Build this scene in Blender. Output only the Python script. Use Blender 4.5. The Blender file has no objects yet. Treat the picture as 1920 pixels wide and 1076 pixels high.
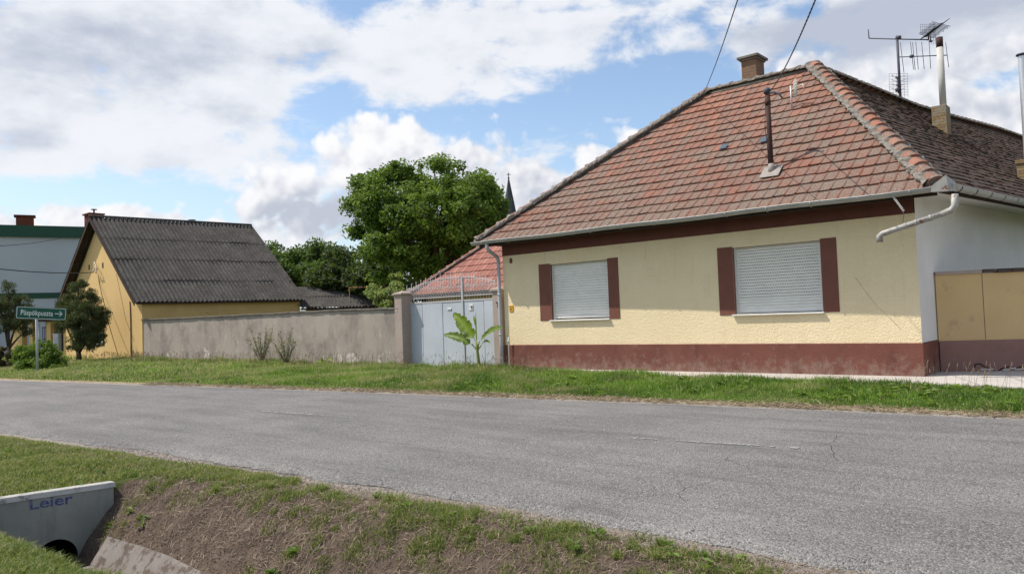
import bpy, math, random
import numpy as np
from mathutils import Vector, Matrix
random.seed(7); RNG = np.random.default_rng(11)
SC = bpy.context.scene
COL = SC.collection
rad = math.radians

# ------------------------------------------------------------------ camera
# world frame: x runs along the street front, y goes back from the street, z up
FPX, ROLL, PITCH, EYE = 1450.0, 0.036, 56/1450.0, 1.5
_u = np.array([.7548, -.6559]); _v = np.array([.6559, .7548])
def to_frame(p):                     # compass frame of the camera -> street frame
    return np.array([p[0]*_u[0]+p[1]*_u[1], p[0]*_v[0]+p[1]*_v[1], p[2]])
_R0 = np.array([1., 0, 0]); _F = np.array([0, math.cos(PITCH), math.sin(PITCH)]); _U0 = np.array([0, -math.sin(PITCH), math.cos(PITCH)])
CR = to_frame(math.cos(ROLL)*_R0 - math.sin(ROLL)*_U0)
CU = to_frame(math.sin(ROLL)*_R0 + math.cos(ROLL)*_U0)
CF = to_frame(_F)
CO = to_frame(np.array([.23, -21.34, 0])) + np.array([0, 0, EYE])
def _ray(px, py): return CF + (px-960)/FPX*CR - (py-538)/FPX*CU
def atY(px, py, y): d = _ray(px, py); return CO + d*((y-CO[1])/d[1])
def atX(px, py, x): d = _ray(px, py); return CO + d*((x-CO[0])/d[0])
def atZ(px, py, z): d = _ray(px, py); return CO + d*((z-CO[2])/d[2])
def atD(px, py, t): return CO + _ray(px, py)*t       # t metres ahead
def V(*p): return np.array(p, float)

# ------------------------------------------------------------------ nodes
def new_mat(name):
    m = bpy.data.materials.new(name); m.use_nodes = True
    nt = m.node_tree; nt.nodes.clear()
    return m, nt
def N(nt, t, _in=None, **props):
    n = nt.nodes.new(t)
    for k, v in props.items(): setattr(n, k, v)
    for k, v in (_in or {}).items():
        s = n.inputs[k]
        if isinstance(v, bpy.types.NodeSocket): nt.links.new(v, s)
        else:
            if s.type == 'RGBA' and len(v) == 3: v = (*v, 1)
            s.default_value = v
    return n
def ramp(nt, fac, stops, interp='LINEAR'):
    n = nt.nodes.new('ShaderNodeValToRGB'); cr = n.color_ramp; cr.interpolation = interp
    while len(cr.elements) < len(stops): cr.elements.new(.5)
    for e, (p, c) in zip(cr.elements, stops):
        e.position = p; e.color = (c, c, c, 1) if not hasattr(c, '__len__') else (*c, 1)
    nt.links.new(fac, n.inputs[0]); return n.outputs[0]
def math_(nt, op, a, b=0.0, c=None, clamp=False):
    d = {0: a, 1: b}
    if c is not None: d[2] = c
    return N(nt, 'ShaderNodeMath', d, operation=op, use_clamp=clamp).outputs[0]
def mixc(nt, f, a, b, mode='MIX'):
    n = nt.nodes.new('ShaderNodeMix'); n.data_type = 'RGBA'; n.blend_type = mode
    for i, v in ((0, f), (6, a), (7, b)):
        if isinstance(v, bpy.types.NodeSocket): nt.links.new(v, n.inputs[i])
        else: n.inputs[i].default_value = (*v, 1) if hasattr(v, '__len__') else v
    return n.outputs[2]
def noise(nt, vec, scale, detail=6, rough=.6, dist=0):
    return N(nt, 'ShaderNodeTexNoise', {'Vector': vec, 'Scale': scale, 'Detail': detail, 'Roughness': rough, 'Distortion': dist}).outputs[0]
def obj_vec(nt, scale=(1, 1, 1)):
    t = nt.nodes.new('ShaderNodeTexCoord')
    return N(nt, 'ShaderNodeMapping', {'Vector': t.outputs['Object'], 'Scale': scale}).outputs[0]
def finish(nt, col, rough=.9, height=None, bstr=.5, bdist=.01, metallic=0, spec=.3, normal=None):
    d = {'Base Color': col, 'Roughness': rough, 'Metallic': metallic, 'Specular IOR Level': spec}
    if height is not None:
        d['Normal'] = N(nt, 'ShaderNodeBump', {'Height': height, 'Strength': bstr, 'Distance': bdist}).outputs[0]
    p = N(nt, 'ShaderNodeBsdfPrincipled', d)
    N(nt, 'ShaderNodeOutputMaterial', {'Surface': p.outputs[0]})
def simple(name, c1, c2, scale=3., rough=.85, bscale=60., bstr=.3, bdist=.004, metallic=0, spec=.3, c3=None, s3=8., t3=.6, vs=(1, 1, 1)):
    m, nt = new_mat(name); v = obj_vec(nt, vs)
    col = mixc(nt, ramp(nt, noise(nt, v, scale, 8, .65), [(.3, 0), (.7, 1)]), c1, c2)
    if c3 is not None:
        col = mixc(nt, ramp(nt, noise(nt, v, s3, 8, .7), [(t3, 0), (t3+.06, 1)]), col, c3)
    finish(nt, col, rough, noise(nt, v, bscale, 4, .6), bstr, bdist, metallic, spec)
    return m

M = {}
# cream roughcast of the front wall: worm-like stipple, faint dirt
def mk_facade():
    m, nt = new_mat('cream_roughcast'); v = obj_vec(nt)
    big = noise(nt, v, .9, 8, .6); sm = noise(nt, v, 9, 6, .7)
    col = mixc(nt, ramp(nt, big, [(.3, 0), (.7, 1)]), (.87, .72, .475), (.81, .66, .42))
    col = mixc(nt, ramp(nt, sm, [(.66, 0), (.78, .35)]), col, (.42, .34, .22))
    xyz = N(nt, 'ShaderNodeSeparateXYZ', {0: v})
    st = noise(nt, obj_vec(nt, (3.2, 3.2, .35)), 2.2, 6, .6)
    col = mixc(nt, ramp(nt, st, [(.54, 0), (.78, .22)]), col, (.50, .40, .27))
    bmp = N(nt, 'ShaderNodeTexNoise', {'Vector': v, 'Scale': 26., 'Detail': 2., 'Roughness': .5, 'Distortion': 1.4}).outputs[0]
    h = ramp(nt, bmp, [(.38, 0), (.5, .75), (.62, 1)])
    finish(nt, col, .95, h, .55, .013, spec=.1); return m
M['cream'] = mk_facade()
def mk_plinth():
    m, nt = new_mat('brown_plinth_render'); v = obj_vec(nt); z = N(nt, 'ShaderNodeSeparateXYZ', {0: v}).outputs[2]
    col = mixc(nt, ramp(nt, noise(nt, v, 1.6, 8, .6), [(.3, 0), (.7, 1)]), (.15, .058, .045), (.195, .08, .06))
    col = mixc(nt, ramp(nt, noise(nt, v, 3.4, 8, .7), [(.57, 0), (.66, .55)]), col, (.27, .16, .13))
    sp = math_(nt, 'SUBTRACT', noise(nt, v, 5., 8, .7), math_(nt, 'MULTIPLY', z, .55))
    col = mixc(nt, ramp(nt, sp, [(.28, 0), (.48, .6)]), col, (.29, .21, .17))
    col = mixc(nt, ramp(nt, noise(nt, obj_vec(nt, (1, 1, .4)), 2.3, 7, .7), [(.56, 0), (.7, .5)]), col, (.09, .04, .035))
    finish(nt, col, .92, noise(nt, v, 45, 4, .6), .7, .012, spec=.15); return m
M['brown'] = mk_plinth()
M['brown_old'] = simple('brown_plinth_render', (.15, .058, .045), (.185, .074, .056), 2.5, .9, 45, .7, .012, c3=(.27, .16, .135), s3=3.2, t3=.58)
M['brown_smooth'] = simple('brown_painted_band', (.12, .045, .035), (.16, .06, .045), 3, .85, 40, .25)
M['brown_panel'] = simple('brown_window_panel', (.165, .066, .048), (.20, .08, .058), 3, .9, 45, .6, .01)
M['white_wall'] = simple('white_limewash', (.74, .715, .69), (.63, .605, .58), .8, .95, 30, .35, .006, c3=(.42, .38, .34), s3=7, t3=.72)
M['yellow_wall'] = simple('ochre_garden_render', (.62, .44, .22), (.55, .38, .19), 1.2, .95, 30, .35, .005, c3=(.48, .34, .19), s3=2.2, t3=.6)
M['mauve'] = simple('faded_mauve_plinth', (.27, .15, .125), (.21, .12, .10), 1.6, .95, 30, .5, .01, c3=(.36, .27, .24), s3=5, t3=.64)
def mk_shutter():
    m, nt = new_mat('white_shutter_plastic'); v = obj_vec(nt)
    s = N(nt, 'ShaderNodeSeparateColor', {0: N(nt, 'ShaderNodeVertexColor', layer_name='Col').outputs[0]})
    col = mixc(nt, ramp(nt, noise(nt, v, 3, 6, .6), [(.3, 0), (.7, 1)]), (.82, .80, .75), (.74, .72, .67))
    col = mixc(nt, s.outputs[0], col, (.05, .05, .05))
    finish(nt, col, .45, spec=.3); return m
M['shutter'] = mk_shutter()
M['frame_white'] = simple('white_window_trim', (.72, .71, .68), (.64, .62, .58), 5, .6, 30, .1)
M['zinc'] = simple('weathered_zinc', (.36, .355, .34), (.46, .45, .43), 4, .55, 30, .1, metallic=.35, c3=(.26, .19, .14), s3=6, t3=.68)
M['zinc_rusty'] = simple('rust_flecked_zinc', (.32, .31, .29), (.42, .40, .37), 5, .6, 30, .1, metallic=.2, c3=(.19, .09, .05), s3=9, t3=.56)
M['pipe_grey'] = simple('grey_painted_downpipe', (.40, .41, .43), (.46, .47, .49), 3, .55, 30, .1)
M['rust'] = simple('rusty_iron_mast', (.04, .022, .018), (.07, .034, .026), 9, .8, 60, .3)
M['dark_metal'] = simple('dark_antenna_metal', (.05, .05, .07), (.09, .09, .11), 6, .6, 60, .1)
M['pale_metal'] = simple('pale_antenna_metal', (.45, .43, .38), (.55, .53, .47), 6, .6, 60, .1)
M['cable'] = simple('black_cable_rubber', (.025, .03, .05), (.04, .045, .07), 6, .6, 60, .1)
M['galv'] = simple('galvanised_post', (.42, .43, .44), (.5, .51, .52), 6, .5, 60, .1, metallic=.3)
M['asbestos_pipe'] = simple('grey_fibre_cement_flue', (.44, .42, .39), (.54, .52, .48), 4, .85, 40, .3, c3=(.18, .10, .07), s3=5, t3=.66)
M['steel'] = simple('ribbed_steel_flue', (.6, .6, .6), (.7, .7, .7), 4, .35, 40, .1, metallic=.7)
M['mortar'] = simple('grey_ridge_mortar', (.17, .15, .13), (.29, .265, .23), 6, .95, 25, .9, .02, c3=(.09, .08, .068), s3=11, t3=.6)
M['concrete_cap'] = simple('dark_concrete_cap', (.13, .115, .10), (.22, .20, .17), 5, .95, 40, .5, .008)
M['footpath'] = simple('pale_concrete_path', (.50, .46, .42), (.42, .385, .35), 1.3, .95, 60, .5, .004, c3=(.3, .27, .23), s3=4, t3=.62)
M['iron'] = simple('silver_painted_iron', (.42, .40, .41), (.50, .48, .48), 8, .55, 60, .1)
M['pillar'] = simple('pinkish_concrete_pillar', (.34, .27, .235), (.41, .33, .285), 3, .95, 50, .6, .006, c3=(.2, .165, .14), s3=6, t3=.63)
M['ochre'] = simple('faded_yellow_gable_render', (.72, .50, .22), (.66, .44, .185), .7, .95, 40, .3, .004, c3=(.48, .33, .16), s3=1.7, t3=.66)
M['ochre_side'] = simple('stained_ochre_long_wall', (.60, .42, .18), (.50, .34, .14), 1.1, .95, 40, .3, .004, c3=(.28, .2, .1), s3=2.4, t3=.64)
M['dark_wood'] = simple('dark_stained_wood', (.035, .022, .018), (.06, .038, .028), 6, .8, 60, .3)
M['green_band'] = simple('dark_green_cladding', (.012, .06, .035), (.018, .075, .045), 2, .5, 30, .1)
M['hall_wall'] = simple('pale_grey_hall_render', (.43, .45, .48), (.48, .50, .525), .3, .9, 30, .1)
M['grey_box'] = simple('light_grey_cabinet', (.55, .57, .58), (.6, .62, .62), 5, .5, 30, .1)
M['sign_green'] = simple('dark_green_sign_face', (.008, .085, .06), (.012, .10, .07), 3, .35, 30, .05)
M['sign_white'] = simple('white_sign_letters', (.66, .70, .68), (.72, .74, .72), 6, .4, 30, .05)
M['yellow_plate'] = simple('yellow_utility_plate', (.75, .42, .05), (.68, .36, .04), 9, .5, 40, .1)
M['red_number'] = simple('dark_red_number', (.13, .025, .018), (.17, .035, .02), 12, .6, 40, .1)
M['black'] = simple('black_void', (.008, .008, .008), (.012, .012, .012), 9, .9, 40, .1)
M['glass_tile'] = simple('dusty_glass_tile', (.06, .075, .09), (.11, .13, .15), 9, .2, 40, .1, spec=.6)
M['slate'] = simple('dark_slate_spire', (.03, .035, .045), (.05, .055, .065), 1, .7, 10, .2)
M['bark'] = simple('grey_brown_bark', (.10, .075, .055), (.16, .125, .095), 9, .95, 30, .9, .02, vs=(1, 1, .3))
M['bark_dark'] = simple('dark_bark', (.05, .035, .028), (.085, .06, .045), 9, .95, 30, .9, .02, vs=(1, 1, .3))
M['rebar'] = simple('rusty_pipe_rail', (.20, .08, .05), (.28, .12, .08), 9, .8, 60, .2)
M['soffit'] = simple('grey_eave_board', (.20, .18, .16), (.28, .26, .23), 4, .9, 30, .2)
M['paint_line'] = simple('worn_white_road_paint', (.30, .295, .285), (.24, .235, .23), 9, .9, 90, .5, .004)
M['lead'] = simple('grey_sheet_flashing', (.24, .21, .19), (.32, .29, .26), 8, .7, 40, .2, c3=(.18, .1, .07), s3=9, t3=.6)
M['litter'] = simple('crumbled_plaster', (.5, .46, .42), (.42, .38, .34), 8, .95, 40, .6)

def mk_tiles(name, reds, lich, lich2, amount, sc):
    m, nt = new_mat(name); v = obj_vec(nt)
    at = N(nt, 'ShaderNodeVertexColor', layer_name='Col').outputs[0]
    s = N(nt, 'ShaderNodeSeparateColor', {0: at})
    r, edge = s.outputs[0], s.outputs[1]
    base = ramp(nt, r, [(0, reds[0]), (.35, reds[1]), (.7, reds[2]), (1, reds[3])])
    n1 = noise(nt, v, 1.1, 5, .6); n2 = noise(nt, v, sc, 9, .72); n3 = noise(nt, v, sc*3.1, 6, .7)
    a = math_(nt, 'ADD', math_(nt, 'MULTIPLY', n1, .38), math_(nt, 'MULTIPLY', n2, .92))
    a = math_(nt, 'ADD', a, math_(nt, 'MULTIPLY', math_(nt, 'SUBTRACT', r, .5), -.11))
    a = math_(nt, 'SUBTRACT', a, math_(nt, 'MULTIPLY', edge, .16))
    lm = ramp(nt, a, [(amount, 0), (amount+.13, .92)])
    base = mixc(nt, lm, base, mixc(nt, ramp(nt, n3, [(.4, 0), (.62, 1)]), lich, lich2))
    base = mixc(nt, ramp(nt, noise(nt, v, sc*5, 4, .6), [(.66, 0), (.72, .7)]), base, lich2)
    finish(nt, base, .92, n3, .6, .012, spec=.15); return m
M['tiles'] = mk_tiles('red_interlocking_tiles', [(.195, .08, .055), (.23, .096, .066), (.265, .115, .08), (.31, .145, .10)], (.078, .056, .046), (.33, .27, .22), .50, 21.)
M['tiles_rear'] = mk_tiles('pale_red_rear_tiles', [(.24, .10, .08), (.28, .12, .095), (.32, .145, .11), (.37, .18, .14)], (.14, .09, .078), (.32, .22, .185), .62, 11.)
M['tiles_dark'] = mk_tiles('lichen_dark_plain_tiles', [(.055, .04, .032), (.08, .055, .044), (.105, .07, .055), (.14, .08, .06)], (.045, .038, .034), (.19, .17, .15), .56, 11.)
M['ridge_tile'] = mk_tiles('orange_ridge_caps', [(.20, .078, .052), (.255, .10, .066), (.30, .125, .085), (.36, .165, .11)], (.13, .10, .08), (.30, .27, .23), .50, 14.)
M['ridge_dark'] = mk_tiles('mossy_ridge_caps', [(.12, .07, .05), (.16, .085, .06), (.22, .10, .07), (.26, .13, .09)], (.10, .09, .078), (.22, .2, .18), .60, 9.)

def mk_corr():
    m, nt = new_mat('weathered_corrugated_cement'); v = obj_vec(nt)
    n1 = noise(nt, v, 1.3, 7, .65); n2 = noise(nt, v, 11, 9, .78)
    col = mixc(nt, ramp(nt, n1, [(.3, 0), (.7, 1)]), (.055, .05, .046), (.10, .093, .086))
    col = mixc(nt, ramp(nt, n2, [(.52, 0), (.64, .6)]), col, (.25, .237, .215))
    col = mixc(nt, ramp(nt, noise(nt, v, 5, 7, .7), [(.58, 0), (.66, .7)]), col, (.045, .04, .036))
    finish(nt, col, .95, n2, .4, .008, spec=.1); return m
M['corr'] = mk_corr()

def mk_brick(name, c1, c2, mort, render=None):
    m, nt = new_mat(name)
    uv = N(nt, 'ShaderNodeUVMap', uv_map='UVMap').outputs[0]
    d = noise(nt, uv, 9, 4, .6)
    b = N(nt, 'ShaderNodeTexBrick', {'Vector': mixc(nt, .02, uv, N(nt, 'ShaderNodeTexNoise', {'Vector': uv, 'Scale': 8.}).outputs[1]), 'Color1': c1, 'Color2': c2, 'Mortar': mort, 'Scale': 1., 'Mortar Size': .009,
          'Brick Width': .24, 'Row Height': .078, 'Bias': 0., 'Mortar Smooth': .3})
    v = obj_vec(nt)
    col = mixc(nt, ramp(nt, noise(nt, v, 14, 6, .7), [(.45, 0), (.7, .65)]), b.outputs[0], mort)
    if render: col = mixc(nt, ramp(nt, noise(nt, v, 2.6, 6, .6), [(.5, 0), (.56, .9)]), col, render)
    h = math_(nt, 'ADD', math_(nt, 'MULTIPLY', b.outputs[1], -1.), math_(nt, 'MULTIPLY', noise(nt, v, 30, 4, .6), .4))
    finish(nt, col, .95, h, .7, .015, spec=.1); return m
M['brick'] = mk_brick('weathered_chimney_brick', (.26, .13, .075), (.19, .105, .065), (.20, .17, .13))
M['brick_yellow'] = mk_brick('yellowish_chimney_brick', (.34, .235, .115), (.26, .165, .085), (.15, .125, .09), (.27, .235, .18))
M['brick_red'] = mk_brick('red_chimney_brick', (.22, .055, .03), (.17, .045, .026), (.12, .06, .045))

def mk_conc_wall():
    m, nt = new_mat('stained_grey_garden_render'); v = obj_vec(nt)
    z = N(nt, 'ShaderNodeSeparateXYZ', {0: v}).outputs[2]
    col = mixc(nt, ramp(nt, noise(nt, v, .55, 8, .6), [(.3, 0), (.7, 1)]), (.385, .33, .28), (.31, .27, .235))
    st = noise(nt, obj_vec(nt, (1, 1, .7)), 1.1, 9, .7)
    col = mixc(nt, ramp(nt, st, [(.47, 0), (.66, .75)]), col, (.19, .16, .14))
    col = mixc(nt, ramp(nt, noise(nt, v, 3.2, 8, .7), [(.54, 0), (.68, .6)]), col, (.47, .41, .36))
    low = math_(nt, 'SUBTRACT', 1.12, z)
    pk = math_(nt, 'ADD', noise(nt, v, 1.35, 7, .6), math_(nt, 'MULTIPLY', low, .11))
    col = mixc(nt, ramp(nt, pk, [(.69, 0), (.697, .85)]), col, (.56, .51, .46))
    finish(nt, col, .95, noise(nt, v, 22, 6, .65), .45, .012, spec=.1); return m
M['conc_wall'] = mk_conc_wall()

def mk_headwall():
    m, nt = new_mat('mossy_precast_concrete'); v = obj_vec(nt)
    col = mixc(nt, ramp(nt, noise(nt, v, 2.2, 8, .6), [(.3, 0), (.7, 1)]), (.27, .275, .25), (.205, .21, .19))
    st = noise(nt, obj_vec(nt, (4, 4, .6)), 2.4, 7, .65)
    col = mixc(nt, ramp(nt, st, [(.5, 0), (.75, .6)]), col, (.13, .135, .115))
    col = mixc(nt, ramp(nt, noise(nt, v, 30, 5, .7), [(.62, 0), (.72, .5)]), col, (.10, .10, .09))
    finish(nt, col, .9, noise(nt, v, 60, 5, .6), .35, .003, spec=.2); return m
M['headwall'] = mk_headwall()
M['head_top'] = simple('pale_weathered_concrete_edge', (.34, .33, .30), (.44, .42, .385), 8, .95, 60, .5, .004, c3=(.2, .19, .16), s3=11, t3=.55)
def mk_stencil():
    m, nt = new_mat('blue_stencil_paint'); v = obj_vec(nt)
    col = mixc(nt, ramp(nt, noise(nt, v, 24, 6, .7), [(.42, 0), (.62, .75)]), (.045, .055, .21), (.17, .18, .19))
    finish(nt, col, .9, spec=.2); return m
M['stencil'] = mk_stencil()

def mk_road():
    m, nt = new_mat('worn_grey_asphalt'); v = obj_vec(nt)
    long_ = N(nt, 'ShaderNodeMapping', {'Vector': v, 'Rotation': (0, 0, rad(5)), 'Scale': (.14, 1.2, 1)}).outputs[0]
    a = noise(nt, long_, 1.6, 7, .6)
    col = mixc(nt, ramp(nt, a, [(.3, 0), (.7, 1)]), (.128, .122, .118), (.198, .189, .181))
    col = mixc(nt, ramp(nt, noise(nt, v, .55, 6, .6), [(.42, 0), (.68, .45)]), col, (.28, .262, .245))
    agg = N(nt, 'ShaderNodeTexVoronoi', {'Vector': v, 'Scale': 85.}, feature='F1')
    ac = N(nt, 'ShaderNodeSeparateColor', {0: agg.outputs[1]}).outputs[0]
    col = mixc(nt, ramp(nt, ac, [(0, .8), (.36, 0)]), col, (.06, .058, .056))
    col = mixc(nt, ramp(nt, ac, [(.73, 0), (1, .5)]), col, (.43, .41, .385))
    # pale scuffs and patches
    col = mixc(nt, ramp(nt, noise(nt, N(nt, 'ShaderNodeMapping', {'Vector': v, 'Scale': (.5, 1.7, 1)}).outputs[0], 1.1, 5, .7), [(.64, 0), (.74, .5)]), col, (.36, .33, .305))
    # tar-dark long streaks
    col = mixc(nt, ramp(nt, noise(nt, long_, 3.1, 6, .72), [(.54, 0), (.68, .6)]), col, (.105, .102, .10))
    # cracks
    wv = N(nt, 'ShaderNodeTexNoise', {'Vector': v, 'Scale': 1.6, 'Detail': 5.}).outputs[1]
    cv = mixc(nt, .25, v, wv, 'ADD')
    cr = N(nt, 'ShaderNodeTexVoronoi', {'Vector': cv, 'Scale': 1.15}, feature='DISTANCE_TO_EDGE').outputs[0]
    crm = ramp(nt, cr, [(.0, 1), (.006, 0)])
    crm = math_(nt, 'MULTIPLY', crm, ramp(nt, noise(nt, v, .5, 3, .5), [(.56, 0), (.64, 1)]))
    col = mixc(nt, math_(nt, 'MULTIPLY', crm, .55), col, (.05, .05, .05))
    h = math_(nt, 'ADD', math_(nt, 'MULTIPLY', agg.outputs[0], -1.2), math_(nt, 'MULTIPLY', crm, -1.5))
    finish(nt, col, .88, h, .9, .008, spec=.25); return m
M['road'] = mk_road()

def mk_ground():
    # vertex colour: R bare soil, G gravel shoulder, B straw
    m, nt = new_mat('verge_ground'); v = obj_vec(nt)
    s = N(nt, 'ShaderNodeSeparateColor', {0: N(nt, 'ShaderNodeVertexColor', layer_name='Col').outputs[0]})
    n1 = noise(nt, v, 2.2, 8, .65); n2 = noise(nt, v, 30, 7, .7); n3 = noise(nt, v, 7, 8, .7)
    grass = mixc(nt, ramp(nt, n1, [(.3, 0), (.7, 1)]), (.05, .085, .02), (.10, .12, .035))
    grass = mixc(nt, ramp(nt, n3, [(.52, 0), (.68, .8)]), grass, (.17, .145, .075))
    soil = mixc(nt, ramp(nt, n3, [(.32, 0), (.66, 1)]), (.09, .066, .052), (.18, .135, .104))
    soil = mixc(nt, ramp(nt, n2, [(.55, 0), (.72, .7)]), soil, (.25, .20, .16))
    grav = mixc(nt, ramp(nt, n2, [(.35, 0), (.66, 1)]), (.25, .212, .18), (.45, .395, .345))
    straw = mixc(nt, ramp(nt, n2, [(.35, 0), (.65, 1)]), (.28, .20, .12), (.50, .40, .28))
    nb = math_(nt, 'MULTIPLY', math_(nt, 'SUBTRACT', n3, .5), .9)
    def msk(c): return ramp(nt, math_(nt, 'ADD', c, nb), [(.42, 0), (.58, 1)])
    col = mixc(nt, msk(s.outputs[0]), grass, soil)
    col = mixc(nt, msk(s.outputs[2]), col, straw)
    col = mixc(nt, msk(s.outputs[1]), col, grav)
    h = math_(nt, 'ADD', n2, math_(nt, 'MULTIPLY', n3, 1.5))
    finish(nt, col, 1., h, 1., .035, spec=.05); return m
M['ground'] = mk_ground()
M['lining'] = simple('pale_ditch_lining_concrete', (.25, .225, .205), (.17, .15, .135), 2.5, .95, 50, .6, .006, c3=(.11, .085, .07), s3=6, t3=.5)

def mk_gate():
    m, nt = new_mat('pale_blue_gate_paint'); v = obj_vec(nt)
    z = N(nt, 'ShaderNodeSeparateXYZ', {0: v}).outputs[2]
    col = mixc(nt, ramp(nt, noise(nt, v, 1.4, 6, .6), [(.3, 0), (.7, 1)]), (.50, .53, .575), (.41, .44, .48))
    col = mixc(nt, ramp(nt, noise(nt, obj_vec(nt, (9, 9, .8)), 1.5, 5, .6), [(.5, 0), (.8, .3)]), col, (.58, .6, .62))
    sp = math_(nt, 'ADD', noise(nt, obj_vec(nt, (1.6, 1, 1)), 11, 7, .8), math_(nt, 'MULTIPLY', z, -.05))
    col = mixc(nt, ramp(nt, sp, [(.595, 0), (.62, .8)]), col, (.14, .125, .12))
    finish(nt, col, .55, noise(nt, v, 3, 3, .5), .25, .02, spec=.4); return m
M['gate'] = mk_gate()

def mk_leaf(name, dark, light, tr=.35, tip=None):
    m, nt = new_mat(name)
    at = N(nt, 'ShaderNodeVertexColor', layer_name='Col').outputs[0]
    s = N(nt, 'ShaderNodeSeparateColor', {0: at})
    col = mixc(nt, s.outputs[0], dark, light)
    if tip: col = mixc(nt, s.outputs[1], col, tip)
    d = N(nt, 'ShaderNodeBsdfPrincipled', {'Base Color': col, 'Roughness': .55, 'Specular IOR Level': .3})
    tcol = mixc(nt, .5, col, (.28, .38, .04), 'ADD')
    t = N(nt, 'ShaderNodeBsdfTranslucent', {'Color': tcol})
    mx = N(nt, 'ShaderNodeMixShader', {0: tr, 1: d.outputs[0], 2: t.outputs[0]})
    N(nt, 'ShaderNodeOutputMaterial', {'Surface': mx.outputs[0]}); return m
M['grass'] = mk_leaf('green_grass_blades', (.03, .085, .010), (.19, .32, .04), .3, (.46, .38, .2))
M['lawn'] = mk_leaf('mown_grass_blades', (.055, .095, .015), (.17, .215, .04), .3, (.40, .33, .16))
M['straw'] = mk_leaf('dry_straw', (.16, .12, .08), (.40, .32, .22), .1, (.2, .13, .09))
M['seed'] = mk_leaf('brown_seed_heads', (.20, .12, .09), (.40, .28, .20), .2, (.3, .2, .14))
M['walnut'] = mk_leaf('walnut_leaves', (.026, .066, .009), (.22, .33, .042), .3)
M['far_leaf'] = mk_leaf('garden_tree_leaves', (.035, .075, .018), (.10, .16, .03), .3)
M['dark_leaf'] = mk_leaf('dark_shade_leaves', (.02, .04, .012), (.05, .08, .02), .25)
M['pale_leaf'] = mk_leaf('pale_elder_leaves', (.10, .16, .03), (.38, .42, .14), .3, (.8, .78, .5))
M['conifer'] = mk_leaf('thuja_foliage', (.028, .052, .016), (.11, .115, .045), .15, (.16, .11, .06))
M['hedge'] = mk_leaf('glossy_hedge_leaves', (.05, .10, .012), (.16, .25, .03), .3)
M['red_hedge'] = mk_leaf('reddish_hedge_leaves', (.05, .035, .02), (.13, .09, .05), .2)
M['oleander'] = mk_leaf('grey_green_oleander', (.14, .14, .08), (.32, .31, .19), .25)
def mk_banana():
    m, nt = new_mat('banana_leaf')
    uv = N(nt, 'ShaderNodeUVMap', uv_map='UVMap').outputs[0]
    at = N(nt, 'ShaderNodeVertexColor', layer_name='Col').outputs[0]
    s = N(nt, 'ShaderNodeSeparateColor', {0: at})
    col = mixc(nt, s.outputs[0], (.035, .095, .008), (.24, .33, .02))
    w = N(nt, 'ShaderNodeTexWave', {'Vector': uv, 'Scale': 22., 'Distortion': .6}).outputs[1]
    col = mixc(nt, math_(nt, 'MULTIPLY', w, .25), col, (.25, .3, .06))
    col = mixc(nt, s.outputs[1], col, (.42, .33, .14))
    d = N(nt, 'ShaderNodeBsdfPrincipled', {'Base Color': col, 'Roughness': .45, 'Specular IOR Level': .35})
    t = N(nt, 'ShaderNodeBsdfTranslucent', {'Color': (.24, .34, .01, 1)})
    mx = N(nt, 'ShaderNodeMixShader', {0: .35, 1: d.outputs[0], 2: t.outputs[0]})
    N(nt, 'ShaderNodeOutputMaterial', {'Surface': mx.outputs[0]}); return m
M['banana'] = mk_banana()
M['banana_stem'] = simple('green_banana_stem', (.13, .17, .03), (.20, .23, .06), 8, .6, 30, .1)

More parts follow.
